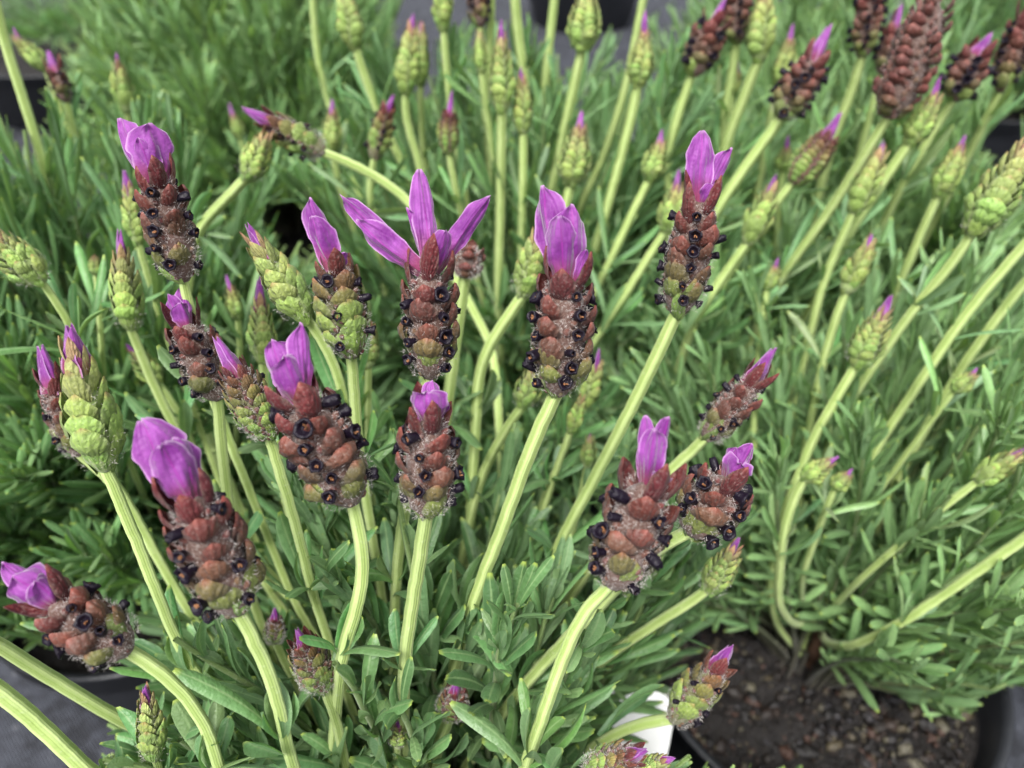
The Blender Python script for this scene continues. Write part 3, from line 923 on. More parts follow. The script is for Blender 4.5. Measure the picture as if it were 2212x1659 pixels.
HEADS = [
  # plant, foot, top, depth, width, kind, tips, stem points, stem width, detail, label
  ('A', (397, 607), (338, 385), .225, 106, 'F', [(268, 262, 58, .004, .12, .5, -.5, -8), (322, 270, 86, -.002, .06, .55, .35, 4), (300, 300, 50, -.004, .05, .8, -.2, 0)], [(412, 680), (428, 745), (455, 850)], 24, 1, 'flower head with two broad rounded purple petals'),
  ('A', (472, 862), (402, 700), .235, 104, 'F', [(366, 638, 34, .003, .05, .5, -.3, -10), (390, 622, 30, .006, .1, .5, .2, 0), (388, 655, 42, -.003, .05, .9, .4, 4)], [(476, 930), (487, 1050), (505, 1180)], 26, 1, None),
  ('A', (283, 715), (263, 560), .27, 72, 'G', [('bud', 258, 494)], [(330, 830), (378, 925)], 22, 1, 'green and reddish bud with a short purple tip'),
  ('A', (172, 985), (112, 830), .25, 74, 'F', [('bud', 86, 744, 50)], [(255, 1040), (310, 1150), (415, 1335)], 24, 1, None),
  ('A', (228, 1015), (165, 775), .2, 116, 'G', [('bud', 150, 702, 62)], [(288, 1150), (372, 1365), (405, 1435)], 28, 1, 'stout green bud with overlapping scales and purple tip'),
  ('A', (585, 945), (508, 800), .212, 100, 'M', [('bud', 466, 726, 46)], [(610, 1040), (640, 1130), (668, 1260)], 26, 1, None),
  ('A', (762, 1086), (648, 860), .19, 160, 'F', [(592, 738, 74, .002, .1, .7, -.25, -14), (646, 702, 52, -.001, .08, .6, .4, 2), (615, 770, 70, -.005, .05, .8, .1, 0)], [(785, 1140), (788, 1280), (738, 1395)], 31, 1, 'dark-dotted flower head with two upright purple petals like ears'),
  ('A', (515, 1322), (412, 1075), .175, 158, 'F', [(312, 912, 105, .004, .1, .6, -.3, -16), (375, 950, 100, -.002, .06, .7, .35, 10), (350, 960, 80, -.005, .12, .6, .0, 0)], [(575, 1430), (604, 1500), (608, 1575)], 33, 1, 'flower head with a large leaning folded purple petal'),
  ('A', (278, 1408), (112, 1300), .18, 140, 'F', [(8, 1222, 46, .003, .1, .6, .3, -4), (30, 1245, 88, -.002, .08, .7, -.2, 0), (75, 1255, 60, -.005, .1, .8, .3, 4)], [(345, 1430), (435, 1540), (462, 1575), (462, 1650)], 30, 1, 'flower head drooping sideways on a bent stalk'),
  ('A', (762, 772), (722, 575), .23, 112, 'M', [(670, 434, 50, .002, .08, .9, .3, -4), (676, 470, 56, -.002, .06, .9, -.4, -6), (745, 545, 26, -.003, .05, .6, .5, 14)], [(766, 880), (776, 985)], 25, 1, 'greenish flower head with a narrow folded purple petal'),
  ('A', (930, 815), (928, 580), .208, 126, 'F', [(744, 430, 44, .006, .06, .6, .1, -14), (778, 476, 54, -.002, .10, .7, -.3, -12), (905, 374, 52, .004, .05, .5, .3, 4), (876, 452, 40, .001, -.10, .7, -.5, -2), (1058, 428, 44, -.002, -.05, .7, .3, 14), (962, 498, 40, -.006, .08, .8, .2, 10)], [(906, 880), (880, 1060), (855, 1240)], 27, 1, 'flower head with five long purple petals spread like a star'),
  ('A', (922, 1112), (926, 905), .193, 132, 'F', [(932, 825, 44, .002, .1, .6, .2, 0), (925, 845, 78, -.003, .16, .9, -.15, -6), (962, 860, 46, .001, .08, .8, .5, 14), (900, 868, 40, .001, .08, .8, -.5, -14)], [(910, 1180), (888, 1320), (872, 1428)], 31, 1, 'flower head with a pale hooded purple petal'),
  ('A', (1205, 852), (1222, 605), .2, 142, 'F', [(1176, 408, 74, .003, .05, .5, -.4, -14), (1232, 446, 80, -.002, .06, .6, .3, 6), (1210, 470, 64, -.006, .03, .9, 0, -4), (1266, 540, 24, -.002, .05, .7, .4, 26)], [(1160, 930), (1100, 1100), (1016, 1318)], 31, 1, 'flower head with a tall pointed folded purple petal'),
  ('A', (1462, 680), (1512, 435), .235, 112, 'F', [(1516, 288, 58, .001, .05, .4, .05, -4), (1580, 322, 42, .002, -.04, .6, .5, 12), (1540, 400, 36, -.003, .05, .8, .2, 8)], [(1400, 810), (1310, 985), (1205, 1180)], 28, 1, 'tall flower head with two upright pointed magenta petals'),
  ('A', (1325, 1265), (1400, 1045), .182, 160, 'F', [(1396, 902, 42, .003, .05, .6, -.4, -8), (1444, 905, 42, .001, -.03, .7, .4, 8), (1416, 930, 56, -.004, .06, .8, 0, 0), (1436, 1035, 40, -.006, .06, .8, .5, 26)], [(1268, 1290), (1230, 1380), (1150, 1612)], 30, 1, 'flower head with three narrow upright purple petals'),
  ('A', (1492, 1152), (1575, 1035), .208, 146, 'F', [(1590, 968, 52, .001, .1, .8, -.3, 0), (1622, 960, 46, .0, .06, .8, .4, 10), (1600, 1000, 64, -.005, .12, .9, .1, 2)], [(1450, 1150), (1380, 1215), (1250, 1355), (1130, 1480)], 33, 1, 'short dark-dotted flower head with one crumpled magenta petal'),
  ('A', (1522, 950), (1630, 820), .255, 82, 'F', [('bud', 1676, 748, 42)], [(1485, 985), (1430, 1030), (1330, 1140)], 26, 1, 'slender flower head with a long pointed purple tip'),
  ('A', (1528, 1278), (1582, 1192), .26, 72, 'G', [('bud', 1598, 1160)], [(1490, 1305), (1410, 1350), (1300, 1425)], 25, 1, None),
  ('A', (1450, 1558), (1552, 1440), .25, 88, 'M', [('bud', 1582, 1392, 44)], [(1420, 1545), (1330, 1580)], 26, 1, 'small reddish flower head hanging over the bare soil'),
  ('A', (703, 1488), (655, 1390), .225, 92, 'M', [('bud', 640, 1356, 30)], [(718, 1520), (738, 1590), (742, 1650)], 24, 1, 'small round reddish bud low among the leaves'),
  ('A', (335, 1642), (318, 1515), .21, 66, 'G', [('bud', 312, 1480, 28)], [(338, 1665)], 20, 1, None),
  ('A', (972, 1548), (984, 1495), .235, 74, 'M', [('bud', 988, 1468, 30)], [(962, 1570), (948, 1600)], 24, 1, None),
  ('A', (858, 1605), (862, 1570), .235, 50, 'G', [('bud', 864, 1552, 22)], [(856, 1625)], 18, 1, None),
  ('A', (1265, 1672), (1368, 1632), .2, 86, 'M', [('bud', 1400, 1620, 38)], [(1240, 1680)], 24, 1, None),
  ('A', (1385, 1672), (1432, 1645), .21, 62, 'G', [('bud', 1460, 1636, 26)], [(1370, 1690)], 20, 1, None),
  ('A', (594, 1388), (594, 1338), .26, 46, 'M', [('bud', 594, 1312, 24)], [(600, 1410), (625, 1450)], 20, 1, None),
  ('A', (665, 692), (565, 540), .232, 92, 'G', [('bud', 530, 477, 34)], [(700, 730), (730, 790), (745, 870)], 24, 1, 'green bud leaning over like an ear of wheat'),
  ('A', (568, 785), (562, 660), .275, 60, 'G', [('bud', 560, 596, 30)], [(570, 830), (580, 930)], 20, 1, None),
  ('A', (1005, 600), (1012, 535), .28, 78, 'R', [], [(990, 690), (978, 790), (965, 880)], 26, 1, 'small brown spent flower head behind the star-petalled one'),
  ('A', (1128, 645), (1160, 520), .285, 70, 'G', [('bud', 1168, 470)], [(1080, 710), (1035, 775), (1030, 870)], 24, 1, None),
  ('A', (1128, 880), (1152, 805), .295, 60, 'G', [], [(1090, 930), (1050, 1000), (1025, 1075)], 20, 1, None),
  ('A', (1262, 880), (1288, 800), .32, 52, 'G', [('bud', 1296, 752)], [(1250, 900), (1230, 940)], 16, 0, None),
  ('A', (1232, 935), (1254, 868), .30, 40, 'G', [], [(1215, 975), (1195, 1030)], 15, 0, None),
  ('A', (1268, 1012), (1274, 955), .31, 36, 'G', [('bud', 1276, 935)], [(1260, 1050)], 14, 0, None),
  ('A', (795, 796), (802, 715), .27, 46, 'G', [], [(795, 860), (792, 950)], 16, 0, None),
  ('C', (515, 690), (500, 630), .33, 40, 'G', [('bud', 488, 592)], [(520, 720)], 14, 0, None),
  ('C', (95, 612), (-5, 515), .26, 84, 'G', [], [(130, 650), (160, 720)], 18, 1, None),
  ('C', (345, 832), (295, 765), .31, 54, 'G', [('bud', 272, 742)], [(365, 850), (385, 885)], 18, 0, None),
  ('C', (208, 595), (205, 560), .3, 32, 'G', [], [(212, 625), (215, 680)], 14, 0, None),
  ('A', (702, 332), (585, 265), .33, 70, 'M', [('bud', 523, 232, 34)], [(760, 352), (830, 390), (895, 440)], 22, 1, 'bud bent over sideways on an arching stalk'),
  ('A', (532, 388), (572, 300), .32, 66, 'G', [], [(480, 440), (420, 495)], 22, 1, None),
  ('E', (718, 330), (718, 250), .43, 50, 'G', [('bud', 718, 212)], [(720, 360)], 16, 0, None),
  ('E', (808, 345), (836, 240), .4, 54, 'M', [('bud', 850, 203)], [(800, 370), (795, 420)], 16, 0, None),
  ('E', (968, 332), (970, 250), .39, 50, 'M', [('bud', 976, 193)], [(975, 370), (988, 430)], 15, 0, None),
  ('E', (875, 205), (888, 70), .43, 60, 'G', [('bud', 893, 30)], [(870, 250), (900, 330), (915, 400)], 17, 0, None),
  ('E', (908, 190), (910, 70), .45, 42, 'G', [('bud', 910, 45)], [(910, 260), (912, 330)], 14, 0, None),
  ('E', (768, 108), (742, -20), .42, 60, 'G', [], [(785, 160), (812, 235)], 19, 0, None),
  ('E', (958, 72), (956, -40), .43, 46, 'G', [], [(962, 130), (968, 200)], 16, 0, None),
  ('E', (1084, 246), (1084, 95), .38, 58, 'G', [('bud', 1083, 42)], [(1082, 340), (1080, 480), (1075, 640)], 21, 1, None),
  ('E', (1130, 292), (1128, 185), .39, 48, 'G', [('bud', 1125, 143)], [(1131, 340), (1128, 430)], 18, 1, None),
  ('E', (1232, 402), (1252, 285), .37, 72, 'G', [('bud', 1258, 237)], [(1222, 440), (1212, 490)], 20, 1, None),
  ('E', (1256, 112), (1270, -20), .4, 74, 'G', [], [(1245, 170), (1222, 260)], 20, 0, None),
  ('E', (1378, 188), (1392, 80), .39, 60, 'G', [('bud', 1394, 22)], [(1365, 250), (1325, 400), (1285, 540)], 20, 0, None),
  ('E', (1402, 392), (1426, 315), .38, 56, 'G', [('bud', 1431, 277)], [(1380, 430), (1320, 560)], 17, 0, None),
  ('E', (1438, 502), (1462, 412), .36, 58, 'G', [('bud', 1468, 362)], [(1410, 540), (1318, 690)], 18, 0, None),
  ('E', (1036, 60), (1034, -40), .44, 52, 'F', [], [(1038, 150), (1050, 260)], 16, 0, None),
  ('E', (1040, 160), (1036, 80), .42, 34, 'G', [], [(1045, 200)], 14, 0, None),
  ('F', (1492, 165), (1545, 45), .42, 78, 'F', [('bud', 1568, -5)], [(1480, 200), (1440, 330)], 18, 0, None),
  ('F', (1590, 95), (1596, -30), .43, 62, 'F', [], [(1585, 150), (1560, 260)], 18, 0, None),
  ('F', (1638, 135), (1652, 0), .42, 68, 'G', [], [(1615, 190), (1560, 330)], 22, 0, None),
  ('F', (1685, 258), (1762, 125), .38, 86, 'F', [('bud', 1795, 52, 40)], [(1655, 300), (1575, 410), (1520, 500)], 23, 1, None),
  ('F', (1682, 190), (1706, 95), .44, 52, 'G', [('bud', 1713, 50)], [(1670, 220)], 16, 0, None),
  ('F', (1580, 205), (1592, 160), .45, 34, 'G', [('bud', 1596, 130)], [(1575, 240)], 13, 0, None),
  ('F', (1712, 395), (1790, 295), .38, 78, 'M', [('bud', 1817, 242, 32)], [(1680, 430), (1620, 520), (1560, 610)], 19, 0, None),
  ('F', (1690, 370), (1700, 325), .42, 46, 'G', [('bud', 1703, 290)], [(1685, 400)], 14, 0, None),
  ('F', (1612, 530), (1664, 420), .36, 60, 'G', [('bud', 1677, 376)], [(1580, 570), (1500, 690)], 19, 0, None),
  ('B', (1842, 462), (1896, 345), .37, 66, 'G', [('bud', 1912, 302)], [(1825, 500), (1780, 600)], 18, 0, None),
  ('B', (1825, 635), (1872, 540), .34, 60, 'G', [('bud', 1884, 506)], [(1810, 670), (1780, 770)], 18, 0, None),
  ('B', (1848, 792), (1908, 680), .32, 76, 'G', [('bud', 1926, 637, 30)], [(1825, 830), (1758, 940), (1690, 1120)], 21, 1, None),
  ('F', (2025, 425), (2070, 328), .38, 60, 'G', [('bud', 2087, 290)], [(2010, 455), (1945, 610)], 18, 0, None),
  ('F', (1918, 255), (2020, 0), .36, 110, 'R', [], [(1890, 300), (1790, 460), (1700, 580)], 22, 1, 'long dry brown flower head without petals'),
  ('F', (1862, 125), (1884, -20), .42, 66, 'F', [], [(1850, 170), (1800, 300)], 20, 0, None),
  ('F', (1905, 165), (1935, 60), .42, 56, 'F', [('bud', 1950, 5)], [(1890, 210)], 16, 0, None),
  ('F', (2058, 218), (2112, 115), .39, 84, 'F', [('bud', 2142, 70, 36)], [(2030, 260), (1960, 380)], 18, 0, None),
  ('F', (1962, 315), (2018, 215), .37, 64, 'G', [('bud', 2032, 163)], [(1935, 350), (1830, 510)], 22, 0, None),
  ('F', (2160, 200), (2215, 40), .4, 66, 'F', [], [(2140, 240)], 18, 0, None),
  ('B', (2095, 510), (2218, 320), .31, 92, 'G', [], [(2070, 560), (1985, 650)], 22, 1, 'large pale green bud with plump scales'),
  ('B', (1733, 1036), (1788, 1002), .31, 56, 'G', [('bud', 1812, 986)], [(1715, 1060), (1690, 1160)], 20, 0, None),
  ('B', (1800, 1055), (1830, 1028), .32, 46, 'G', [('bud', 1842, 1012)], [(1790, 1085)], 15, 0, None),
  ('B', (2108, 1042), (2190, 988), .3, 62, 'G', [('bud', 2216, 968)], [(2075, 1065), (2020, 1110)], 18, 0, None),
  ('B', (2058, 845), (2100, 812), .32, 46, 'G', [('bud', 2113, 793)], [(2040, 870)], 14, 0, None),
  ('B', (1656, 625), (1674, 582), .36, 42, 'G', [('bud', 1682, 556)], [(1648, 660)], 14, 0, None),
  ('C', (102, 152), (42, 90), .42, 42, 'G', [('bud', 27, 58)], [(120, 200)], 14, 0, None),
  ('C', (145, 222), (118, 148), .42, 44, 'F', [('bud', 104, 108, 28)], [(155, 260)], 14, 0, None),
  ('C', (275, 245), (256, 150), .42, 46, 'G', [('bud', 250, 112)], [(282, 290)], 14, 0, None),
  ('A', (300, 530), (278, 410), .3, 48, 'G', [('bud', 268, 365, 26)], [(310, 560), (330, 640)], 16, 0, None),
  ('C', (520, 300), (505, 255), .6, 30, 'G', [('bud', 495, 222)], [(530, 340)], 10, 0, None),
]
for h in HEADS:
    plant, bp, tp_, d, w, kind, tips, st, sw, det, lab = h
    ho, b, ax, W, d0 = make_head(plant, bp, tp_, d, w, kind, tips, det, 0.45, lab)
    make_stem(plant, Vector(b) + ax * 0.0015, d0, st, sw)
# stalks whose heads stand outside the picture
for plant, pts, d, w in [
    ('C', [(-22, -60), (0, 60), (75, 290), (100, 380)], .33, 24), ('A', [(-40, 1370), (60, 1432), (160, 1495), (270, 1562), (330, 1590)], .21, 30),
    ('A', [(-60, 1450), (20, 1505), (100, 1575), (200, 1680)], .19, 38), ('B', [(2260, 1130), (2160, 1200), (2030, 1290), (1960, 1340)], .29, 26),
    ('E', [(1110, -40), (1116, 60), (1130, 150)], .42, 22), ('E', [(1062, -40), (1058, 90), (1048, 230), (1055, 330)], .43, 18),
    ('F', [(1395, -30), (1350, 200), (1300, 350), (1240, 470)], .42, 17), ('E', [(675, -30), (678, 60), (690, 160)], .5, 14),
    ('B', [(2240, 500), (2150, 600), (2070, 700)], .3, 24),
    ('B', [(2240, 580), (2180, 650), (2080, 790)], .33, 22), ('E', [(1200, -20), (1190, 60), (1175, 200)], .45, 18)]:
    v_ = np.array(pts[0], float) - np.array(pts[1], float); v_ /= np.linalg.norm(v_)
    foot = np.array(pts[0], float) - v_ * 3
    ho, b, ax, W, d0 = make_head(plant, tuple(foot), tuple(foot + v_ * 0.034 / d * FPX), d, w * 2.9, 'G', [('bud', *(foot + v_ * 0.042 / d * FPX))], 0)
    make_stem(plant, Vector(b) + ax * 0.0015, d, pts[1:], w)
# ------------------------------------------------------------------ foliage
def inpoly(x, y, poly):
    c = np.zeros(len(x), bool)
    n = len(poly)
    for i in range(n):
        (x0, y0), (x1, y1) = poly[i], poly[(i + 1) % n]
        cond = ((y0 > y) != (y1 > y)) & (x < (x1 - x0) * (y - y0) / ((y1 - y0) or 1e-9) + x0)
        c ^= cond
    return c
# open places of the photograph where soil, matting or a pot shows between the plants
GAPS = [
    [(1560, 1425), (1650, 1330), (1740, 1380), (1800, 1470), (1930, 1490), (2000, 1560), (2110, 1540), (2150, 1490), (2230, 1470), (2230, 1700), (1480, 1700), (1440, 1580)],
    [(-50, 1395), (60, 1400), (270, 1425), (300, 1500), (250, 1560), (200, 1700), (-50, 1700)],
    [(868, -40), (960, -40), (945, 60), (935, 210), (880, 190), (850, 60)],
    [(1140, -40), (1250, -40), (1235, 60), (1225, 160), (1200, 150), (1195, 40), (1150, 20)],
    [(-40, -40), (150, -40), (160, 80), (100, 180), (90, 300), (40, 330), (-40, 200)],
    [(2130, 280), (2220, 220), (2220, 330), (2150, 370)],
    [(585, 440), (660, 430), (690, 560), (600, 560)],
    [(1325, 1570), (1405, 1490), (1430, 1560), (1435, 1660), (1400, 1660), (1350, 1610)],
    [(1245, 1665), (1290, 1605), (1305, 1630), (1285, 1665)],
]

def blocked(pts, lensd=0.165):
    x, y, d = project(pts)
    ins = (x > -20) & (x < IW + 20) & (y > -20) & (y < IH + 20)
    i = np.clip((x / GS).astype(int), 0, MASK.shape[1] - 1); j = np.clip((y / GS).astype(int), 0, MASK.shape[0] - 1)
    bad = ins & (MASK[j, i] > 0) & (d < MASK[j, i])
    for gp in GAPS: bad |= ins & (d < 1.05) & inpoly(x, y, gp)
    return bad | (d < lensd) | (pts[:, 2] < 0.02)

UPZ = np.array((0, 0, 1.0))
def shoots(key, N, H, Rx, thmax, llen, lwid, colr, leafres, rho_lo=0.5, lean=(0, 0, 0), start=0.3, whorl=0.0085, lo_th=0.0):
    """returns arrays of leaf matrices (world), tints, sizes; and twig paths"""
    P = np.array(PLOC[key])
    Ms, cols, small, twigs = [], [], [], []
    tt = np.linspace(0, 1, 22)[:, None]
    for si in range(N):
        phi = random.uniform(0, 6.283)
        th = lo_th + (thmax - lo_th) * math.sqrt((si + 0.5) / N) * random.uniform(0.9, 1.05)
        rho = random.uniform(rho_lo, 1.0) if random.random() < 0.5 else random.uniform(0.85, 1.06)
        out = np.array((math.cos(phi), math.sin(phi), 0))
        p0 = P + out * random.uniform(0.002, 0.022)
        upn = rng.normal(0, .15, 3); wob = np.cumsum(rng.normal(0, 0.0006, (22, 3)), axis=0)
        path = None
        for attempt in range(7):
            p3 = P + out * Rx * math.sin(th) * rho + UPZ * H * (math.cos(th) * 0.9 + 0.1) * rho + np.array(lean) * rho
            ln = np.linalg.norm(p3 - p0)
            p1 = p0 + UPZ * ln * 0.3 + out * ln * 0.12 * math.sin(th)
            up = UPZ * (0.95 - 0.2 * th) + out * (0.15 + 0.42 * math.sin(th)) + upn
            p2 = p3 - up / np.linalg.norm(up) * ln * 0.36
            cand = (1 - tt) ** 3 * p0 + 3 * (1 - tt) ** 2 * tt * p1 + 3 * (1 - tt) * tt ** 2 * p2 + tt ** 3 * p3 + wob * tt
            if blocked(cand[8:]).sum() <= 1:
                path = cand; break
            rho *= 0.9
        if path is None: continue
        cum = np.concatenate([[0], np.cumsum(np.linalg.norm(np.diff(path, axis=0), axis=1))])
        total = cum[-1]
        ss = []
        s_ = total * start
        while s_ < total:
            ss.append(s_)
            s_ += whorl * random.uniform(.8, 1.25) * (0.45 + 0.55 * min(1, (total - s_) / total * 4))
        ip = lambda q: np.stack([np.interp(q, cum, path[:, c]) for c in range(3)], axis=1)
        ss = np.array(ss)
        pp, tgs = ip(ss), ip(np.minimum(ss + .004, total)) - ip(np.maximum(ss - .004, 0))
        tgs /= np.linalg.norm(tgs, axis=1)[:, None] + 1e-9
        twigs.append(path)
        ph = random.uniform(0, 6.28)
        hue = random.uniform(-1, 1)
        for s_, p, tg in zip(ss, pp, tgs):
            r1 = np.cross(tg, (0.31, 0.17, 0.93)); r1 /= np.linalg.norm(r1) + 1e-9
            r2 = np.cross(tg, r1)
            near = (total - s_) / total
            for pair in range(2):
                a = ph + pair * math.pi + random.gauss(0, .25)
                rad = r1 * math.cos(a) + r2 * math.sin(a)
                ang = (0.22 + 0.52 * min(1, near * 1.6)) * random.uniform(0.65, 1.3)
                yd = tg * math.cos(ang) + rad * math.sin(ang) + UPZ * 0.22
                l_ = random.uniform(*llen) * (0.45 + 0.55 * min(1, near * 5 + 0.2))
                w_ = random.uniform(*lwid) * (0.7 + 0.3 * min(1, near * 5))
                Ms.append(frame(p + rad * 0.0008, yd, tg * 0.9 - rad * 0.45, w_, l_, w_))
                small.append(False)
                k = random.uniform(0.68, 1.34)
                c = lerp3(colr[0], colr[1], min(1, max(0, 0.5 + 0.3 * hue + random.gauss(0, .18))))
                cols.append([x * k for x in c])
                if random.random() < .62:      # tuft of young leaves in the axil
                    a2 = a + random.gauss(0, .7)
                    rad2 = r1 * math.cos(a2) + r2 * math.sin(a2)
                    an2 = random.uniform(0.15, 0.8)
                    yd2 = tg * math.cos(an2) + rad2 * math.sin(an2)
                    l2 = l_ * random.uniform(0.3, 0.65); w2 = w_ * random.uniform(.55, .8)
                    Ms.append(frame(p + rad2 * 0.001, yd2, tg * 0.9 - rad2 * .45, w2, l2, w2))
                    small.append(True)
                    c2 = lerp3(c, (0.22, 0.32, 0.14), 0.45)
                    cols.append([x * k for x in c2])
            ph += math.pi / 2 + random.gauss(0, .15)
    return np.array(Ms), np.array(cols, np.float32), np.array(small), twigs

G1 = ((0.07, 0.165, 0.062), (0.138, 0.265, 0.095))
G2 = ((0.08, 0.19, 0.072), (0.15, 0.29, 0.105))
G3 = ((0.125, 0.25, 0.10), (0.23, 0.385, 0.155))
FAR = dict(llen=(.034, .054), lwid=(.0046, .0062), leafres=0, whorl=.011)
SPECS = {
    'A': dict(N=300, H=0.265, Rx=0.18, thmax=1.4, llen=(.021, .036), lwid=(.0046, .0066), colr=G1, leafres=1),
    'B': dict(N=240, H=0.265, Rx=0.22, thmax=1.35, llen=(.024, .038), lwid=(.0036, .0052), colr=G3, leafres=1, lean=(0.035, 0.045, 0)),
    'C': dict(N=230, H=0.305, Rx=0.20, thmax=1.25, llen=(.030, .048), lwid=(.0036, .0050), colr=G2, leafres=1),
    'D': dict(N=230, H=0.34, Rx=0.25, thmax=1.2, llen=(.036, .058), lwid=(.0044, .0060), colr=G3, leafres=0, start=0.4, whorl=.010),
    'E': dict(N=260, H=0.295, Rx=0.23, thmax=1.3, llen=(.030, .048), lwid=(.0036, .0050), colr=G2, leafres=1),
    'F': dict(N=190, H=0.30, Rx=0.21, thmax=1.3, llen=(.030, .048), lwid=(.0040, .0054), colr=G3, leafres=1),
    'G': dict(N=95, H=0.27, Rx=0.2, thmax=1.25, colr=G3, **FAR),
    'H': dict(N=80, H=0.24, Rx=0.2, thmax=1.25, colr=G2, **FAR),
    'I': dict(N=34, H=0.15, Rx=0.26, thmax=1.2, colr=G2, **FAR),
    'J': dict(N=30, H=0.16, Rx=0.15, thmax=1.2, colr=G2, **FAR),
}
FOL = {}
TS = np.array([0.05, 0.3, 0.55, 0.8, 1.0])
for key, spec in SPECS.items():
    Ms, cols, small, twigs = shoots(key, **spec)
    pts = Ms[:, None, :3, 3] + Ms[:, None, :3, 1] * TS[None, :, None]
    keep = ~blocked(pts.reshape(-1, 3)).reshape(len(Ms), -1).any(axis=1)
    # a whorl of leaves where each stalk leaves its shoot
    xM, xc = [], []
    for pk, pos, tg in NODES:
        if pk != key: continue
        r1 = np.cross(tg, (0.31, 0.17, 0.93)); r1 /= np.linalg.norm(r1); r2 = np.cross(tg, r1)
        a0 = random.uniform(0, 6.28)
        for q in range(8):
            big = q < 4
            a = a0 + q * 1.571 + (0.78 if not big else 0) + random.gauss(0, .2)
            rad = r1 * math.cos(a) + r2 * math.sin(a)
            ang = random.uniform(.4, .9) if big else random.uniform(.2, .6)
            l_ = random.uniform(*spec['llen']) * (0.85 if big else .5); w_ = random.uniform(*spec['lwid']) * (1 if big else .7)
            xM.append(frame(pos + rad * .001 - tg * (0.006 if q in (1, 3) else 0), tg * math.cos(ang) + rad * math.sin(ang), tg * .9 - rad * .45, w_, l_, w_))
            xc.append([x * random.uniform(.85, 1.2) for x in lerp3(spec['colr'][0], spec['colr'][1], .6)])
    if xM:
        xM = np.array(xM); xc = np.array(xc, np.float32)
        mid = xM[:, :3, 3] + xM[:, :3, 1]
        ok = ~blocked(mid)
        Ms = np.concatenate([Ms, xM[ok]]); cols = np.concatenate([cols, xc[ok]]); small = np.concatenate([small, np.zeros(ok.sum(), bool)])
        keep = np.concatenate([keep, np.ones(ok.sum(), bool)])
    FOL[key] = (Ms[keep], cols[keep], small[keep], twigs)

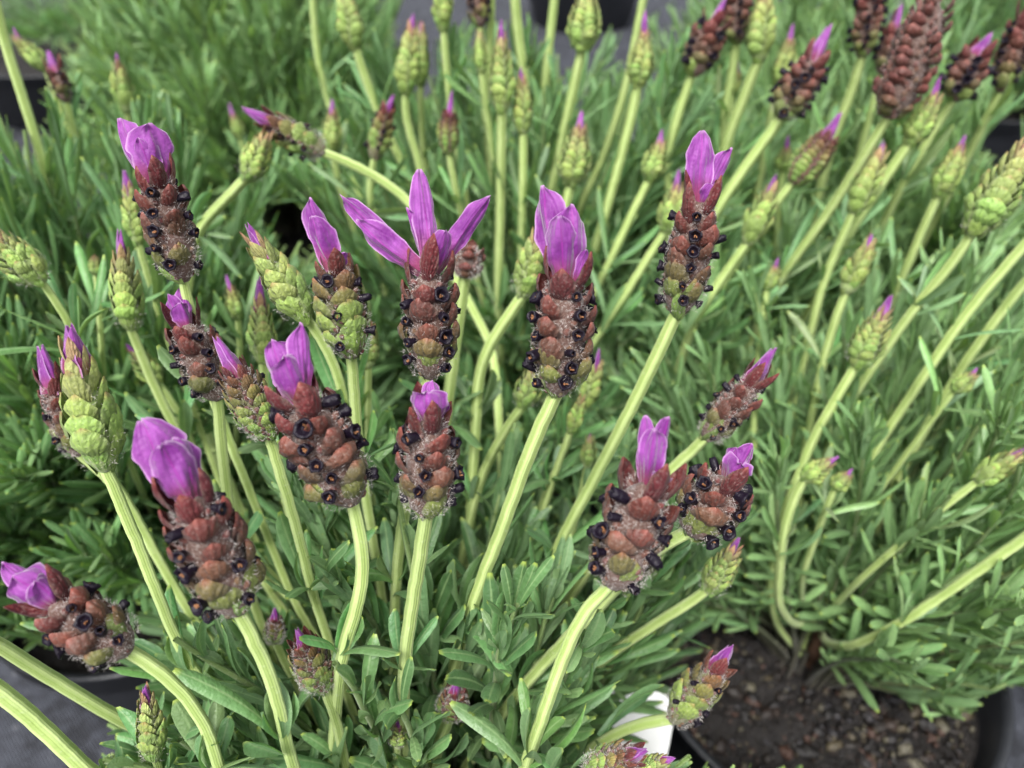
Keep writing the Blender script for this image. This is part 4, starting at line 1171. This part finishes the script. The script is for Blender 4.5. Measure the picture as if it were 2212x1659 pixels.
# which leaves show: a coarse depth picture of all leaf points
ZB = np.full((int(IH / 6) + 2, int(IW / 6) + 2), 1e9)
proj = {}
for key, (Ms, cols, small, twigs) in FOL.items():
    tt = np.linspace(0.05, 1, 9)
    pts = Ms[:, None, :3, 3] + Ms[:, None, :3, 1] * tt[None, :, None]
    x, y, d = project(pts.reshape(-1, 3))
    ins = (x > 0) & (x < IW) & (y > 0) & (y < IH) & (d > 0.05)
    i = np.clip((x / 6).astype(int), 0, ZB.shape[1] - 1); j = np.clip((y / 6).astype(int), 0, ZB.shape[0] - 1)
    np.minimum.at(ZB, (j[ins], i[ins]), d[ins])
    proj[key] = (i, j, d, ins, len(Ms), len(tt))
for key, (Ms, cols, small, twigs) in FOL.items():
    i, j, d, ins, n, nt = proj[key]
    vis = (ins & (d < ZB[j, i] + 0.006)).reshape(n, nt).mean(axis=1)
    size = np.linalg.norm(Ms[:, :3, 1], axis=1) * np.linalg.norm(Ms[:, :3, 0], axis=1) / (d.reshape(n, nt).mean(axis=1) ** 2)
    score = np.where(ins.reshape(n, nt).mean(axis=1) > 0.5, vis * size, 0)
    near = key in 'ABCDEF'
    pick = np.zeros(n, bool)
    if near:
        order = np.argsort(-score)[:300]
        pick[order[score[order] > 0]] = True
    which = rng.integers(0, NPROTO, n)
    loc = np.array(PLOC[key])
    Ml = Ms.copy(); Ml[:, :3, 3] -= loc
    for k in np.nonzero(pick)[0]:
        place(LEAF_MESH[which[k]], 'leaf', PL[key], Matrix(Ml[k].tolist()), (*[float(c) for c in cols[k]], 1))
    m = MB()
    hi = SPECS[key]['leafres'] == 1
    for p in range(NPROTO):
        s1 = (which == p) & ~pick & ~small
        m.many((LEAF_HI if hi else LEAF_LO)[p], Ml[s1], cols[s1], 0)
        s2 = (which == p) & ~pick & small
        m.many(LEAF_LO[p], Ml[s2], cols[s2], 0)
    for tw in twigs:
        if tw is None: continue
        nn = len(tw)
        f = np.linspace(0, 1, nn)[:, None]
        col = np.repeat((1 - f) * np.array((0.035, 0.026, 0.016)) + f ** 1.5 * np.array((0.2, 0.3, 0.1)), 5, axis=0)
        col = col[:nn * 5]
        tube(m, tw - loc, np.interp(np.linspace(0, 1, nn), [0, 1], [0.0016, 0.0009]), 5, 0, col.astype(np.float32), 1)
    o = m.build('foliage', [M_LEAF, M_STEM], PL[key])
    tag(o, kind='stuff')
    # woody trunk with a few limbs
    tr = MB()
    for k in range(1 if key in 'IJ' else 5):
        a = k * 1.26 + random.uniform(-.3, .3)
        p = [np.array((0.004 * math.cos(a), 0.004 * math.sin(a), -0.03)), np.array((0.006 * math.cos(a), 0.006 * math.sin(a), 0.015)),
             np.array((0.02 * math.cos(a), 0.02 * math.sin(a), 0.04)), np.array((0.035 * math.cos(a), 0.035 * math.sin(a), 0.075))]
        path = catmull(p, 12); path[1:] += rng.normal(0, .0008, (11, 3))
        tube(tr, path, np.linspace(0.0055, 0.0022, 12), 8, 0, (0, 0, 0), 0)
    tr.build('trunk', [M_WOOD], PL[key])

# ------------------------------------------------------------------ white plant labels
def card(name, label, cen, w, h, rot, group=None):
    m = MB()
    t = 0.0005
    n = 24
    pts = []
    for k in range(n):
        a = 2 * math.pi * k / n
        c, s = math.cos(a), math.sin(a)
        e = 0.35
        pts.append((w / 2 * math.copysign(abs(c) ** e, c), h / 2 * math.copysign(abs(s) ** e, s)))
    rings = [(0.02, t), (0.98, t), (1.0, t * 0.6), (1.0, -t * 0.6), (0.98, -t), (0.02, -t)]
    v = []
    for f, z in rings:
        for (x, y) in pts: v.append((x * f, y * f, z + 0.012 * (x * f / w) ** 2 * w * 8))
    m.add(v, grid_quads(n, len(rings), True))
    # the spike that goes into the soil
    o = m.build(name, [M_TAG], None, Matrix.Translation(cen) @ rot)
    tag(o, label, 'plant label', group)
    s = MB()
    sv = []
    for f, ww in ((0.0, 1.0), (0.8, .8), (1.0, 0.1)):
        for (sx, sz) in ((-1, 1), (1, 1), (1, -1), (-1, -1)):
            sv.append((sx * w * 0.12 * ww, -h / 2 - f * h * 1.1 + 0.002, sz * t * 0.8))
    s.add(sv, grid_quads(4, 3, True))
    s.build('spike', [M_TAG], o)
    return o
card('plant_label', 'white plastic plant label between the front lavender and the bare-soil pot', at(1325, 1590, .335), 0.05, 0.045,
     Matrix.Rotation(R(8), 4, 'Z') @ Matrix.Rotation(R(48), 4, 'X') @ Matrix.Rotation(R(-18), 4, 'Z'))
card('plant_label', 'white plant label tucked under the flowerless feathery bush', at(440, 385, .80), 0.05, 0.04,
     Matrix.Rotation(R(-10), 4, 'Z') @ Matrix.Rotation(R(60), 4, 'X'))
